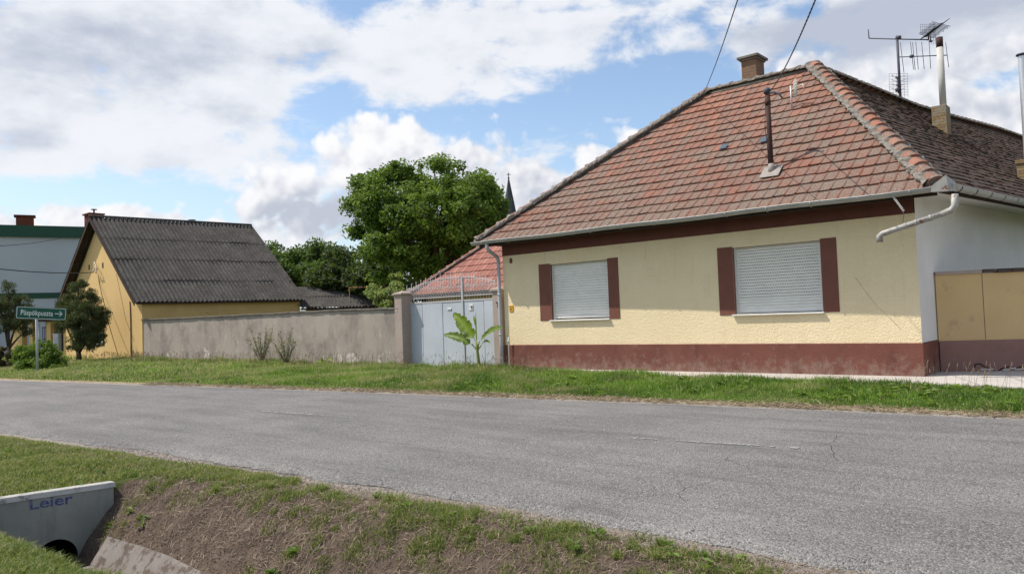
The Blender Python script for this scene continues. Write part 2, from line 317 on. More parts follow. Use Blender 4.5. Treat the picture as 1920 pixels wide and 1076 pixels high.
# ------------------------------------------------------------------ mesh builder
class MB:
    def __init__(s): s.v = []; s.f = []; s.c = []; s.sm = []
    def add(s, vs, fs, col=(0, 0, 0), smooth=False):
        b = len(s.v); s.v.extend([tuple(map(float, p)) for p in vs])
        for f in fs: s.f.append(tuple(b+i for i in f)); s.sm.append(smooth)
        if isinstance(col, list): s.c.extend(col)
        else: s.c.extend([col]*len(vs))
        return s
    def box(s, x0, x1, y0, y1, z0, z1, col=(0, 0, 0)):
        return s.add([(x0, y0, z0), (x1, y0, z0), (x1, y1, z0), (x0, y1, z0), (x0, y0, z1), (x1, y0, z1), (x1, y1, z1), (x0, y1, z1)],
                     [(0, 3, 2, 1), (4, 5, 6, 7), (0, 1, 5, 4), (1, 2, 6, 5), (2, 3, 7, 6), (3, 0, 4, 7)], col)
    def obox(s, o, ex, ey, ez, col=(0, 0, 0)):       # oriented box: corner and three edge vectors
        o, ex, ey, ez = map(lambda q: np.array(q, float), (o, ex, ey, ez))
        p = [o, o+ex, o+ex+ey, o+ey]; p = p+[q+ez for q in p]
        return s.add(p, [(0, 3, 2, 1), (4, 5, 6, 7), (0, 1, 5, 4), (1, 2, 6, 5), (2, 3, 7, 6), (3, 0, 4, 7)], col)
    def prism(s, pts, z0, z1):
        n = len(pts); vs = [(p[0], p[1], z0) for p in pts]+[(p[0], p[1], z1) for p in pts]
        return s.add(vs, [tuple(range(n-1, -1, -1)), tuple(range(n, 2*n))]+[(i, (i+1) % n, n+(i+1) % n, n+i) for i in range(n)])
    def tube(s, pts, r, n=8, caps=True, col=(0, 0, 0)):
        P = [np.array(p, float) for p in pts]; k = len(P)
        rs = r if hasattr(r, '__len__') else [r]*k
        T = []
        for i in range(k):
            t = P[min(i+1, k-1)]-P[max(i-1, 0)]; T.append(t/(np.linalg.norm(t)+1e-9))
        a = np.cross(T[0], [0, 0, 1.])
        if np.linalg.norm(a) < .1: a = np.cross(T[0], [1., 0, 0])
        a /= np.linalg.norm(a); vs = []
        for i in range(k):
            a = a - T[i]*(a@T[i]); a /= np.linalg.norm(a)+1e-9; b = np.cross(T[i], a)
            for j in range(n):
                w = 2*math.pi*j/n; vs.append(P[i]+rs[i]*(math.cos(w)*a+math.sin(w)*b))
        fs = [(i*n+j, i*n+(j+1) % n, (i+1)*n+(j+1) % n, (i+1)*n+j) for i in range(k-1) for j in range(n)]
        s.add(vs, fs, col, True)
        if caps:
            b0 = len(s.v)-k*n
            s.f.append(tuple(b0+j for j in range(n-1, -1, -1))); s.sm.append(False)
            s.f.append(tuple(b0+(k-1)*n+j for j in range(n))); s.sm.append(False)
        return s
    def build(s, name, mat, parent=None, uv=False, bevel=0):
        me = bpy.data.meshes.new(name); me.from_pydata(s.v, [], s.f)
        me.materials.append(mat)
        me.polygons.foreach_set('use_smooth', s.sm)
        ca = me.color_attributes.new('Col', 'FLOAT_COLOR', 'POINT')
        c = np.ones((len(s.v), 4), np.float32); c[:, :3] = np.array(s.c, np.float32).reshape(-1, 3)
        ca.data.foreach_set('color', c.ravel())
        if uv:
            ul = me.uv_layers.new(name='UVMap'); me.update()
            for p in me.polygons:
                nx, ny, nz = map(abs, p.normal)
                for li in p.loop_indices:
                    q = s.v[me.loops[li].vertex_index]
                    ul.data[li].uv = (q[1], q[2]) if nx > max(ny, nz) else ((q[0], q[1]) if nz > ny else (q[0]+.11, q[2]))
        me.update()
        o = bpy.data.objects.new(name, me); COL.objects.link(o)
        if bevel:
            b = o.modifiers.new('bevel', 'BEVEL'); b.width = bevel; b.segments = 2; b.limit_method = 'ANGLE'
        if parent is not None: adopt(o, parent)
        return o
_loc = {}
def adopt(o, parent):
    o.parent = parent
    root = parent
    while root.parent is not None: root = root.parent
    if parent is root: o.matrix_parent_inverse = Matrix.Translation(-Vector(_loc.get(root.name, (0, 0, 0))))
def raw_mesh(name, verts, quads, cols, mat, parent=None, smooth=False):
    me = bpy.data.meshes.new(name); nv = len(verts); nf = len(quads); k = quads.shape[1]
    me.vertices.add(nv); me.vertices.foreach_set('co', verts.astype(np.float32).ravel())
    me.loops.add(nf*k); me.loops.foreach_set('vertex_index', quads.astype(np.int32).ravel())
    me.polygons.add(nf); me.polygons.foreach_set('loop_start', (np.arange(nf)*k).astype(np.int32))
    me.polygons.foreach_set('loop_total', np.full(nf, k, np.int32))
    me.polygons.foreach_set('use_smooth', np.full(nf, smooth))
    ca = me.color_attributes.new('Col', 'FLOAT_COLOR', 'POINT')
    c = np.ones((nv, 4), np.float32); c[:, :3] = cols; ca.data.foreach_set('color', c.ravel())
    me.materials.append(mat); me.update(); me.validate()
    o = bpy.data.objects.new(name, me); COL.objects.link(o)
    if parent is not None: adopt(o, parent)
    return o
def tag(o, label=None, cat=None, group=None, kind=None):
    for k, v in (('label', label), ('category', cat), ('group', group), ('kind', kind)):
        if v: o[k] = v
    return o
def thing(name, loc, label, cat, group=None):
    o = bpy.data.objects.new(name, None); COL.objects.link(o); o.location = tuple(float(q) for q in loc)
    o.empty_display_size = .3
    _loc[o.name] = tuple(o.location); return tag(o, label, cat, group)
def lab(o, label): o['label'] = label; return o
def text_mb(body, size, origin, ex, ez, depth=.004, bold=0.0, spacing=1.0, xs=1.0):
    cu = bpy.data.curves.new('lettering', 'FONT'); cu.body = body; cu.size = size; cu.extrude = depth; cu.offset = bold
    cu.space_character = spacing; cu.resolution_u = 4
    ob = bpy.data.objects.new('lettering_curve', cu); COL.objects.link(ob)
    dg = bpy.context.evaluated_depsgraph_get(); dg.update()
    me = bpy.data.meshes.new_from_object(ob.evaluated_get(dg))
    ex = np.array(ex, float); ez = np.array(ez, float); nn = np.cross(ex, ez)
    mb = MB(); mb.add([np.array(origin)+ex*v.co.x*xs+ez*v.co.y+nn*v.co.z for v in me.vertices], [tuple(p.vertices) for p in me.polygons])
    bpy.data.objects.remove(ob); bpy.data.meshes.remove(me); bpy.data.curves.remove(cu)
    return mb
def lerp(a, b, t): return np.array(a)+(np.array(b)-np.array(a))*t

# value noise in numpy
def vnoise(x, y, sc, seed=0):
    x = np.asarray(x)/sc+seed*17.3; y = np.asarray(y)/sc+seed*9.1
    xi = np.floor(x).astype(np.int64); yi = np.floor(y).astype(np.int64); fx = x-xi; fy = y-yi
    fx = fx*fx*(3-2*fx); fy = fy*fy*(3-2*fy)
    def h(a, b):
        q = (a*374761393+b*668265263+seed*1013) & 0x7fffffff; q = (q ^ (q >> 13))*1274126177 & 0x7fffffff
        return ((q ^ (q >> 16)) & 0xffff)/65535.
    return (h(xi, yi)*(1-fx)+h(xi+1, yi)*fx)*(1-fy)+(h(xi, yi+1)*(1-fx)+h(xi+1, yi+1)*fx)*fy
def fbm(x, y, sc, o=4, seed=0):
    r = 0; a = .5
    for i in range(o): r = r+a*vnoise(x, y, sc/2**i, seed+i); a *= .5
    return r/(1-.5**o)

# ------------------------------------------------------------------ terrain
FE = np.array([(-400, -32), (-60, -13.2), (-30, -9.4), (-16.15, -7.6), (-6.85, -6.4), (0, -5.5), (4.6, -5.06), (7.97, -4.7), (10.56, -4.5), (12.56, -4.4), (40, -3.2), (400, 12)])
NE = np.array([(-400, -38), (-60, -19.5), (-30, -15.6), (-16, -13.8), (-.12, -12.02), (3.87, -11.62), (6.32, -11.43), (7.9, -11.41), (9.24, -11.29), (10.16, -11.2), (11.54, -11.26), (13, -11.3), (40, -10.6), (400, 4)])
def far_edge(x): return np.interp(x, FE[:, 0], FE[:, 1])
def bank_edge(x): return near_edge(x)-np.interp(x, [8.5, 11], [.2, .1])
def near_edge(x): return np.interp(x, NE[:, 0], NE[:, 1])
DT = [-1, 0, .35, .55, 1.22, 1.42, 1.78, 2.3, 2.6, 3.5]; DZ = [-.06, -.035, -.045, -.10, -.58, -.95, -.95, -.14, -.07, -.05]
HWX = 5.68
def ground_z(x, y):
    x = np.asarray(x, float); y = np.asarray(y, float)
    fe = far_edge(x); ne = near_edge(x); t = bank_edge(x)-y
    flat = np.interp(t, [-1, 0, .3, 3], [-.06, -.035, -.02, -.03])
    flat = flat-.055*np.clip((x-4.6)/.9, 0, 1)*np.clip(t/.9, 0, 1)*(x < HWX+.005)
    sh_ = np.interp(x, [HWX, 7.6], [.50, 0])*np.clip((1.22-t)/.87, 0, 1)
    dit = np.interp(t-sh_, DT, DZ)
    z = np.where(x > HWX, dit, flat)
    soilw = np.clip((t-sh_-.3)/.4, 0, 1)*(t < 1.12)*(x > HWX)
    z = z+(fbm(x, y, .35, 4, 3)-.5)*(.03+.10*soilw)*np.clip(t/.3, 0, 1)
    s = y-fe
    farz = np.interp(s, [-.3, 0, .3, 2.5, 5], [-.06, -.03, 0, .06, .08])+(fbm(x, y, .9, 3, 5)-.5)*.05*np.clip(s-.2, 0, 1)
    z = np.where(y > (fe+ne)/2, farz, z)
    z = np.where((y < fe-.15) & (y > ne+.22), -.09, z)
    return z
def axis(segs):
    out = []
    for a, b, st in segs: out.extend(np.arange(a, b, st))
    return np.array(out+[segs[-1][1]])
def make_ground():
    xs = axis([(-1500, -200, 100), (-200, -60, 10), (-60, -10, 1.), (-10, 3, .25), (3, HWX-.04, .06), (HWX-.02, HWX+.02, .02), (HWX+.04, 15, .05), (15, 40, .8), (40, 200, 10), (200, 1500, 100)])
    ys = axis([(-800, -60, 60), (-60, -18, 3), (-18, -14.6, .2), (-14.6, -11.2, .04), (-11.2, -3.6, .15), (-3.6, .5, .12), (.5, 60, 3), (60, 1600, 80)])
    X, Y = np.meshgrid(xs, ys); Z = ground_z(X, Y)
    nx, ny = len(xs), len(ys)
    ne = near_edge(X); t = bank_edge(X)-Y; s = Y-far_edge(X)
    soil = np.clip((t-np.interp(X, [HWX, 7.6, 9], [.62, .14, .0]))/.2, 0, 1)*(X > HWX+.01)*(t < 1.6)*.95+.3*(t > 1.6)*(t < 2.2)*(X > HWX)
    soil = soil
    grav = np.clip(1-np.abs(t+.05)/.30, 0, 1)*1.5
    grav = np.maximum(grav, np.clip(1-np.abs(s-.05)/.3, 0, 1)*.9)
    straw = np.clip(1-np.abs(s-.32)/.28, 0, 1)*.85+np.clip(1-np.abs(t-.42)/.3, 0, 1)*.4
    c = np.stack([soil.ravel(), grav.ravel(), straw.ravel()], 1)
    idx = np.arange(nx*ny).reshape(ny, nx)
    q = np.stack([idx[:-1, :-1], idx[:-1, 1:], idx[1:, 1:], idx[1:, :-1]], -1)
    cut = (np.abs((X[:-1, :-1]+X[:-1, 1:])/2-HWX-.02) < .019) & (Y[:-1, :-1] < -12.75) & (Y[:-1, :-1] > -15.4)
    q = q[~cut]
    o = raw_mesh('ground', np.stack([X.ravel(), Y.ravel(), Z.ravel()], 1), q, c, M['ground'], smooth=True)
    tag(o, kind='structure')
make_ground()
def make_road():
    xs = axis([(-400, -60, 20), (-60, -10, .8), (-10, 16, .05), (16, 60, 1.), (60, 400, 20)])
    K = 26; rows = []
    for k in range(K+1):
        f = k/K
        ne = near_edge(xs)-.02; fe = far_edge(xs)+.02
        y = ne+(fe-ne)*f
        if k == 1: y = near_edge(xs)+.10+(fbm(xs, xs*0, .9, 4, 8)-.5)*.34+(fbm(xs, xs*0+5, .16, 3, 12)-.5)*.10
        if k == 0: y = y+(fbm(xs, xs*0, .9, 4, 8)-.5)*.34+(fbm(xs, xs*0+5, .16, 3, 12)-.5)*.10
        if k == K: y = y+(fbm(xs, xs*0, .9, 4, 9)-.5)*.22
        z = .035*np.sin(math.pi*f)**.6+(fbm(xs, y, 1.3, 3, 2)-.5)*.012
        if k in (0, K): z = z*0-.034+(fbm(xs, y, .22, 3, 14)-.5)*.03
        rows.append(np.stack([xs, y, z], 1))
    first = rows[0].copy(); first[:, 2] = -.10; last = rows[-1].copy(); last[:, 2] = -.10
    rows = [first]+rows+[last]
    n = len(xs); P = np.concatenate(rows); idx = np.arange(len(P)).reshape(len(rows), n)
    q = np.stack([idx[:-1, :-1], idx[:-1, 1:], idx[1:, 1:], idx[1:, :-1]], -1).reshape(-1, 4)
    tag(raw_mesh('road', P, q, np.zeros((len(P), 3)), M['road'], smooth=False), kind='structure')
    def road_z(x, y):
        ne = near_edge(x)-.02; fe = far_edge(x)+.02; f = (y-ne)/(fe-ne)
        return .035*math.sin(math.pi*float(f))**.6+(float(fbm(np.array([x]), np.array([y]), 1.3, 3, 2)[0])-.5)*.012
    return road_z
road_z = make_road()
def strip_line(p0, p1, w, seed):           # a worn painted dash, broken up where the paint has gone
    rr = random.Random(seed); a = atZ(*p0, .035); b = atZ(*p1, .035); mb = MB(); n = int(np.linalg.norm(b-a)/.05)
    d = (b-a)/np.linalg.norm(b-a); side = V(-d[1], d[0], 0)
    for i in range(n):
        if rr.random() < .42: continue
        c = lerp(a, b, i/n); L = .05*rr.uniform(.7, 1.); w0 = w*rr.uniform(.45, 1); off = rr.uniform(-.3, .3)*w*.5
        q = [c+side*(off-w0/2), c+d*L+side*(off-w0/2), c+d*L+side*(off+w0/2), c+side*(off+w0/2)]
        q = [V(k[0], k[1], road_z(k[0], k[1])+.006) for k in q]; mb.add(q, [(0, 1, 2, 3)])
    return mb
mk = strip_line((1175, 820), (1500, 841), .10, 1)
tag(mk.build('lane_marking', M['paint_line']), kind='structure')
tag(strip_line((490, 771), (660, 783), .10, 2).build('lane_marking', M['paint_line']), kind='structure')

# footpath slab in front of the house and round its corner
pz = .115
fp = MB()
px_ = [(-.2, -.55), (3.2, -.62), (6.5, -1.0), (8.5, -1.18), (12.2, -1.5), (20, -1.1), (34, 6.5), (34, 14), (12, 2.3), (10.4, 1.3), (10.4, .0), (-.2, 0.)]
fp.prism(px_[::-1][::-1], -.05, pz)
tag(fp.build('footpath', M['footpath'], bevel=.012), kind='structure')

# ditch lining (flared concrete trough below the bank)
def make_lining():
    mb = MB(); xs = np.arange(HWX+.42, 16, .25); prof = [(1.16, -.55), (1.19, -.505), (1.36, -.74), (1.8, -.75), (2.02, -.60), (2.05, -.62)]
    vs = []
    for x in xs:
        ne = float(bank_edge(x))
        for t, z in prof: vs.append((x, ne-t+.02*math.sin(x*2.1), z+.01*math.sin(x*3.7)+.012))
    k = len(prof); fs = [(i*k+j, i*k+j+1, (i+1)*k+j+1, (i+1)*k+j) for i in range(len(xs)-1) for j in range(k-1)]
    mb.add(vs, fs); o = mb.build('ditch_lining', M['lining']); tag(o, kind='structure')
    s = o.modifiers.new('thick', 'SOLIDIFY'); s.thickness = .05
make_lining()

# ------------------------------------------------------------------ sky, sun, camera
SUN = np.array([-.535, -.387, 1.0]); SUN /= np.linalg.norm(SUN)
el = math.asin(SUN[2]); rot = math.atan2(SUN[0], SUN[1])
ld = bpy.data.lights.new('sun', 'SUN'); ld.energy = 5.0; ld.angle = rad(.53); ld.color = (1, .94, .84)
lo = bpy.data.objects.new('sun', ld); COL.objects.link(lo); lo.rotation_euler = Vector(SUN).to_track_quat('Z', 'Y').to_euler(); lo.location = (-20, -15, 40)

def azel(px, py):
    d = _ray(px, py); d = d/np.linalg.norm(d)
    X = d[0]*_u[0]+d[1]*_v[0]; Y = d[0]*_u[1]+d[1]*_v[1]
    return math.atan2(X, Y), math.asin(d[2])
def make_world():
    w = bpy.data.worlds.new('World'); SC.world = w; w.use_nodes = True; nt = w.node_tree; nt.nodes.clear()
    tc = N(nt, 'ShaderNodeTexCoord').outputs['Generated']
    def dot(v, c): return N(nt, 'ShaderNodeVectorMath', {0: v, 1: c}, operation='DOT_PRODUCT').outputs['Value']
    X = dot(tc, (_u[0], _v[0], 0)); Y = dot(tc, (_u[1], _v[1], 0)); Z = dot(tc, (0, 0, 1))
    az = math_(nt, 'ARCTAN2', X, Y); elv = math_(nt, 'ARCSINE', Z)
    P = N(nt, 'ShaderNodeCombineXYZ', {0: az, 1: elv, 2: 0.}).outputs[0]
    def blob(vec, px, py, rx, ry, ang=0):
        a, e = azel(px, py)
        m = N(nt, 'ShaderNodeMapping', {'Vector': vec, 'Location': (a, e, 0), 'Rotation': (0, 0, rad(-ang)), 'Scale': (rx/FPX, ry/FPX, 1)}, vector_type='TEXTURE').outputs[0]
        l = N(nt, 'ShaderNodeVectorMath', {0: m}, operation='LENGTH').outputs['Value']
        return l
    def gauss(vec, b):
        l = blob(vec, *b[:4], b[5] if len(b) > 5 else 0)
        return math_(nt, 'MULTIPLY', N(nt, 'ShaderNodeMapRange', {0: l, 1: 1.5, 2: 0., 3: 0., 4: 1.}, interpolation_type='SMOOTHSTEP').outputs[0], b[4])
    def chain(vec, t):      # a negligible dependence, so the many lobes are evaluated one after another
        return N(nt, 'ShaderNodeVectorMath', {0: t, 1: (1e-7, 1e-7, 0), 2: vec}, operation='MULTIPLY_ADD').outputs[0]
    def total(vec, bs):
        t = None
        for b in bs:
            vv = vec if t is None else chain(vec, t)
            g = gauss(vv, b); t = g if t is None else math_(nt, 'ADD', t, g)
        return t
    # ---- the broken high sheet
    holes = [(1000, 215, 330, 50, -.30, -3), (1270, 200, 150, 75, -.30), (620, 195, 80, 34, -.22), (560, 258, 60, 26, -.14), (1240, 160, 260, 22, -.26, 8), (1150, 240, 120, 35, -.2),
             (640, 225, 200, 26, -.18), (150, 362, 330, 26, -.34, 2), (430, 330, 120, 20, -.14), (1105, 15, 130, 12, -.18), (1500, 25, 70, 16, -.16), (1390, 60, 90, 18, -.14), (1300, 110, 130, 16, -.16),
             (1460, 110, 90, 30, -.24), (1875, 150, 70, 28, -.22), (1760, 235, 60, 22, -.2),
             (300, 120, 520, 160, .20), (900, 90, 420, 80, .20), (160, 270, 330, 70, .12), (1120, 150, 160, 24, .2, 6), (1720, 30, 300, 60, .34), (60, 410, 200, 24, .1), (1700, 130, 220, 60, .24), (1150, 225, 70, 14, .22), (890, 232, 80, 30, .26), (120, 150, 300, 60, .2), (420, 60, 260, 60, .14), (330, 285, 260, 36, .16), (60, 230, 160, 60, .14)]
    mp = N(nt, 'ShaderNodeMapping', {'Vector': P, 'Rotation': (0, 0, rad(8)), 'Scale': (6., 11.5, 1)}).outputs[0]
    def sheet(off):
        v = N(nt, 'ShaderNodeVectorMath', {0: mp, 1: off}, operation='ADD').outputs[0]
        n = N(nt, 'ShaderNodeTexNoise', {'Vector': v, 'Scale': 1.25, 'Detail': 8., 'Roughness': .60, 'Distortion': .2}).outputs[0]
        return n
    n1 = sheet((3.1, 1.7, 0)); n1b = sheet((3.1-.16, 1.7+.22, 0))
    dens = math_(nt, 'ADD', math_(nt, 'MULTIPLY_ADD', n1, 1.7, -.35), total(P, holes))
    m1 = N(nt, 'ShaderNodeMapRange', {0: dens, 1: .36, 2: .66, 3: 0., 4: .96}, interpolation_type='SMOOTHSTEP').outputs[0]
    rel = math_(nt, 'SUBTRACT', n1, n1b)
    P = chain(P, dens); grey = total(P, [(130, 80, 380, 75, .62, -4), (330, 205, 170, 34, .30), (1760, 25, 420, 58, 1.0, -3), (1640, 10, 300, 34, .3), (20, 250, 90, 60, .25), (560, 110, 300, 40, .12), (900, 40, 300, 30, .1), (1500, 60, 200, 40, .3), (1650, 100, 120, 30, .35), (1820, 95, 160, 14, .3, -8)])
    gn = math_(nt, 'ADD', grey, math_(nt, 'MULTIPLY', math_(nt, 'SUBTRACT', noise(nt, mp, 2.3, 4, .55), .5), 1.1))
    gn = math_(nt, 'ADD', gn, math_(nt, 'MULTIPLY', rel, -1.5))
    gf = N(nt, 'ShaderNodeMapRange', {0: gn, 1: -.15, 2: 1.05, 3: 0., 4: 1.}, interpolation_type='SMOOTHSTEP').outputs[0]
    c1 = mixc(nt, gf, (9.0, 9.2, 9.6), (5.2, 5.65, 6.7))
    # ---- the piled-up cumulus
    cums = [(760, 330, 280, 92), (680, 300, 120, 70), (560, 350, 90, 52), (765, 262, 90, 44), (690, 245, 80, 36), (880, 300, 110, 50), (980, 330, 130, 48), (1120, 300, 110, 36, 12), (1190, 262, 60, 24, 18), (600, 400, 200, 60), (1050, 360, 200, 60), (520, 385, 110, 28),
            (215, 400, 90, 26), (150, 408, 90, 26), (285, 412, 70, 20), (30, 425, 90, 22), (400, 430, 120, 22),
            (1600, 150, 130, 60, -8), (1720, 170, 140, 70), (1850, 120, 110, 45), (1880, 230, 120, 90), (1500, 130, 60, 26)]
    def cum(off):
        v = N(nt, 'ShaderNodeVectorMath', {0: P, 1: off}, operation='ADD').outputs[0]
        t = None
        for b in cums:
            l = blob(v if t is None else chain(v, t), *b[:4], b[4] if len(b) > 4 else 0)
            g = math_(nt, 'SUBTRACT', 1.36, l)
            t = g if t is None else N(nt, 'ShaderNodeMath', {0: t, 1: g, 2: .25}, operation='SMOOTH_MAX').outputs[0]
        return t, cumf(off)
    def cumf(off):
        v = N(nt, 'ShaderNodeVectorMath', {0: P, 1: off}, operation='ADD').outputs[0]
        f = N(nt, 'ShaderNodeTexNoise', {'Vector': v, 'Scale': 13., 'Detail': 6., 'Roughness': .56, 'Distortion': .5}).outputs[0]
        vo = N(nt, 'ShaderNodeTexVoronoi', {'Vector': v, 'Scale': 24., 'Detail': 2., 'Roughness': .55, 'Randomness': 1.}, feature='F1').outputs[0]
        f = math_(nt, 'ADD', math_(nt, 'MULTIPLY', math_(nt, 'SUBTRACT', f, .5), 1.7), math_(nt, 'MULTIPLY', math_(nt, 'SUBTRACT', .42, vo), .75))
        return f
    P = chain(P, gf); t0, f0 = cum((0, 0, 0)); P = chain(P, t0); f1 = cumf((-.012, .016, 0)); P = chain(P, f1)
    d0 = math_(nt, 'ADD', t0, f0)
    m2 = N(nt, 'ShaderNodeMapRange', {0: d0, 1: .05, 2: .50, 3: 0., 4: 1.}, interpolation_type='SMOOTHSTEP').outputs[0]
    relc = math_(nt, 'SUBTRACT', f0, f1)
    base = total(P, [(640, 405, 170, 52, .75, -6), (820, 330, 120, 60, .18), (560, 300, 60, 14, .2), (1020, 345, 140, 40, .3), (1740, 130, 150, 40, .35), (1600, 100, 130, 24, .3), (1830, 200, 110, 40, .35), (760, 400, 260, 40, .28), (730, 230, 160, 60, -.25), (620, 300, 110, 40, -.2), (1190, 250, 90, 30, -.3)])
    sh = math_(nt, 'ADD', math_(nt, 'ADD', base, .26), math_(nt, 'MULTIPLY', relc, -.75))
    sf = N(nt, 'ShaderNodeMapRange', {0: sh, 1: -.1, 2: 1., 3: 0., 4: 1.}, interpolation_type='SMOOTHSTEP').outputs[0]
    c2 = mixc(nt, sf, (9.9, 9.9, 10.1), (5.4, 5.8, 6.8))
    sky = N(nt, 'ShaderNodeTexSky', sky_type='NISHITA', sun_disc=False, sun_elevation=el, sun_rotation=rot % (2*math.pi), altitude=100, air_density=1., dust_density=1.1, ozone_density=1.)
    blue = mixc(nt, 1., sky.outputs[0], (1.85, 1.86, 1.84), 'MULTIPLY')
    # thin veil near the horizon
    veil = N(nt, 'ShaderNodeMapRange', {0: elv, 1: .22, 2: .0, 3: .0, 4: .55}, interpolation_type='SMOOTHSTEP').outputs[0]
    blue = mixc(nt, veil, blue, (6.2, 6.9, 8.0))
    up = N(nt, 'ShaderNodeMapRange', {0: elv, 1: .5, 2: .75, 3: 1., 4: .4}).outputs[0]
    col = mixc(nt, math_(nt, 'MULTIPLY', m1, up), blue, c1)
    col = mixc(nt, m2, col, c2)
    bg = N(nt, 'ShaderNodeBackground', {'Color': col, 'Strength': .1})
    N(nt, 'ShaderNodeOutputWorld', {'Surface': bg.outputs[0]})
    w.cycles.sampling_method = 'NONE'
make_world()
cd = bpy.data.cameras.new('camera'); cam = bpy.data.objects.new('camera', cd); COL.objects.link(cam)
cd.sensor_width = 36; cd.lens = FPX/1920*36; cd.clip_end = 4000; cd.clip_start = .05
cam.matrix_world = Matrix(((CR[0], CU[0], -CF[0], CO[0]), (CR[1], CU[1], -CF[1], CO[1]), (CR[2], CU[2], -CF[2], CO[2]), (0, 0, 0, 1)))
SC.camera = cam
SC.view_settings.view_transform = 'Standard'; SC.view_settings.look = 'None'; SC.view_settings.gamma = 1; SC.view_settings.exposure = 0
SC.render.film_transparent = False
SC.cycles.max_bounces = 6; SC.cycles.transparent_max_bounces = 4

# ------------------------------------------------------------------ tiled roofs
def tile_slope(mb, EL, ER, RL, RR, rows, tw, thick=.035, rib=True, jit=.006, seed=1, sag=None, redtop=0.):
    rr = random.Random(seed); EL, ER, RL, RR = map(lambda q: np.array(q, float), (EL, ER, RL, RR))
    ex = (ER-EL)/np.linalg.norm(ER-EL); up = RL-EL; nrm = np.cross(ex, up); nrm /= np.linalg.norm(nrm)
    es = np.cross(nrm, ex)
    if es[2] < 0: es = -es
    def P(c, s):        # c: coordinate along eave, s: 0..1 up the slope
        l = lerp(EL, RL, s); r = lerp(ER, RR, s); cl = l@ex; cr = r@ex
        f = (c-cl)/max(cr-cl, 1e-6); p = l+(r-l)*f
        if sag: p = p+V(0, 0, sag(c-EL@ex, s))
        return p
    c0 = EL@ex
    for k in range(rows):
        s0 = k/rows; s1 = min(1., (k+1.12)/rows)
        cl0 = lerp(EL, RL, s0)@ex; cr0 = lerp(ER, RR, s0)@ex; cl1 = lerp(EL, RL, s1)@ex; cr1 = lerp(ER, RR, s1)@ex
        n = int((cr0-cl0)/tw)+2; st = math.floor((min(cl0, cl1)-c0)/tw); c = c0+st*tw+(.0 if rib else (k % 2)*tw/2)+rr.uniform(-.01, .01)
        rowh = rr.uniform(-.004, .004)
        while c < max(cr0, cr1):
            a, b = c, c+tw-.003
            xs = [a, a+.02, a+.045, b] if rib else [a, b]
            hs = [.013, .020, 0, .004] if rib else [0, 0]
            lo = []; hi = []; ok = True
            j = rr.uniform(-jit, jit)+rowh; j2 = rr.uniform(-jit, jit)*.5; ds = rr.uniform(-.04, .04)/rows
            if min(b, cr0)-max(a, cl0) < .02: c += tw; continue
            for x, h in zip(xs, hs):
                xa = min(max(x, cl0), cr0); xb = min(max(x, cl1), cr1)
                lo.append(P(xa, s0+ds if k else s0-.01)+nrm*(thick*1.35+h+j)); hi.append(P(xb, s1)+nrm*(.012+h*.6+j2))
            m = len(xs); bot = [p-nrm*thick for p in lo]
            left = hi[0]-nrm*.03
            v = rr.random(); v = min(1., max(0., v*.8+.1+redtop*(s0-.5)))
            colr = [(v, 1., 0)]*m + [(v, .2, 0)]*m + [(v, 1., 0)]*m + [(v, 1., 0)]*2
            if rib:
                colr[2] = (v, .55, 0); colr[3] = (v, .55, 0); colr[m+0] = (v, .9, 0); colr[m+1] = (v, .9, 0); colr[m+2] = (v, .0, 0)
            fs = [(i, i+1, m+i+1, m+i) for i in range(m-1)]+[(2*m+i, 2*m+i+1, i+1, i) for i in range(m-1)]
            fs += [(2*m, 0, m, 3*m), (m-1, 3*m-1, 3*m+1, 2*m-1)]
            mb.add(lo+hi+bot+[left, hi[-1]-nrm*.03], fs, colr)
            c += tw
    return nrm
def ridge_caps(mb, mo, A, B, pitch=.34, r=.115, seed=1, upn=(0, 0, 1), mort=.16, dz=.02, curve=None):
    rr = random.Random(seed); A = np.array(A, float); B = np.array(B, float); L = np.linalg.norm(B-A); d = (B-A)/L
    side = np.cross(d, upn); side /= np.linalg.norm(side); up = np.cross(side, d); n = int(L/pitch)
    cv = curve or (lambda t: 0.)
    for i in range(n):
        v = rr.random(); t0 = i*L/n-.02; t1 = (i+1)*L/n+.045
        vs = []; cs = []
        for t, rad_, lift in ((t0, r*1.10, .02), (t0+.07, r*1.10, .02), (t0+.08, r, .008), (t1, r*.93, -.012)):
            for j in range(9):
                w = math.pi*(j/8)*1.06-.09
                rj = rad_+rr.uniform(-.003, .003)
                vs.append(A+d*t+side*math.cos(w)*rj+up*(math.sin(w)*rj*.95+dz+lift)+V(0, 0, cv(t/L))); cs.append((v, .6, 0))
        fs = [(q*9+j, q*9+j+1, (q+1)*9+j+1, (q+1)*9+j) for q in range(3) for j in range(8)]
        mb.add(vs, fs, cs, False); b = len(mb.v)-36
        mb.f.append(tuple(b+j for j in range(9))); mb.sm.append(False)
    # lumpy mortar bed
    K = int(L/.06); vs = []
    for i in range(K+1):
        t = i*L/K; ph = (t % (L/n))/(L/n); bulge = 1.+.22*math.exp(-((ph-.02)/.16)**2)+.22*math.exp(-((ph-1)/.16)**2)
        for j in range(11):
            w = math.pi*(j/10)*1.2-.31; q = mort*(bulge*.62+.38)*(1+.16*(rr.random()-.5)+.2*(fbm(np.array([t]), np.array([j*.3+seed]), .25, 3, seed)[0]-.5))
            k = abs(math.cos(w))
            vs.append(A+d*t+side*math.cos(w)*q*1.15+up*(math.sin(w)*q*.62+dz-.01+(-.02 if bulge < 1.1 and k < .8 else .02))+V(0, 0, cv(t/L)))
    mo.add(vs, [(i*11+j, i*11+j+1, (i+1)*11+j+1, (i+1)*11+j) for i in range(K) for j in range(10)], smooth=False)

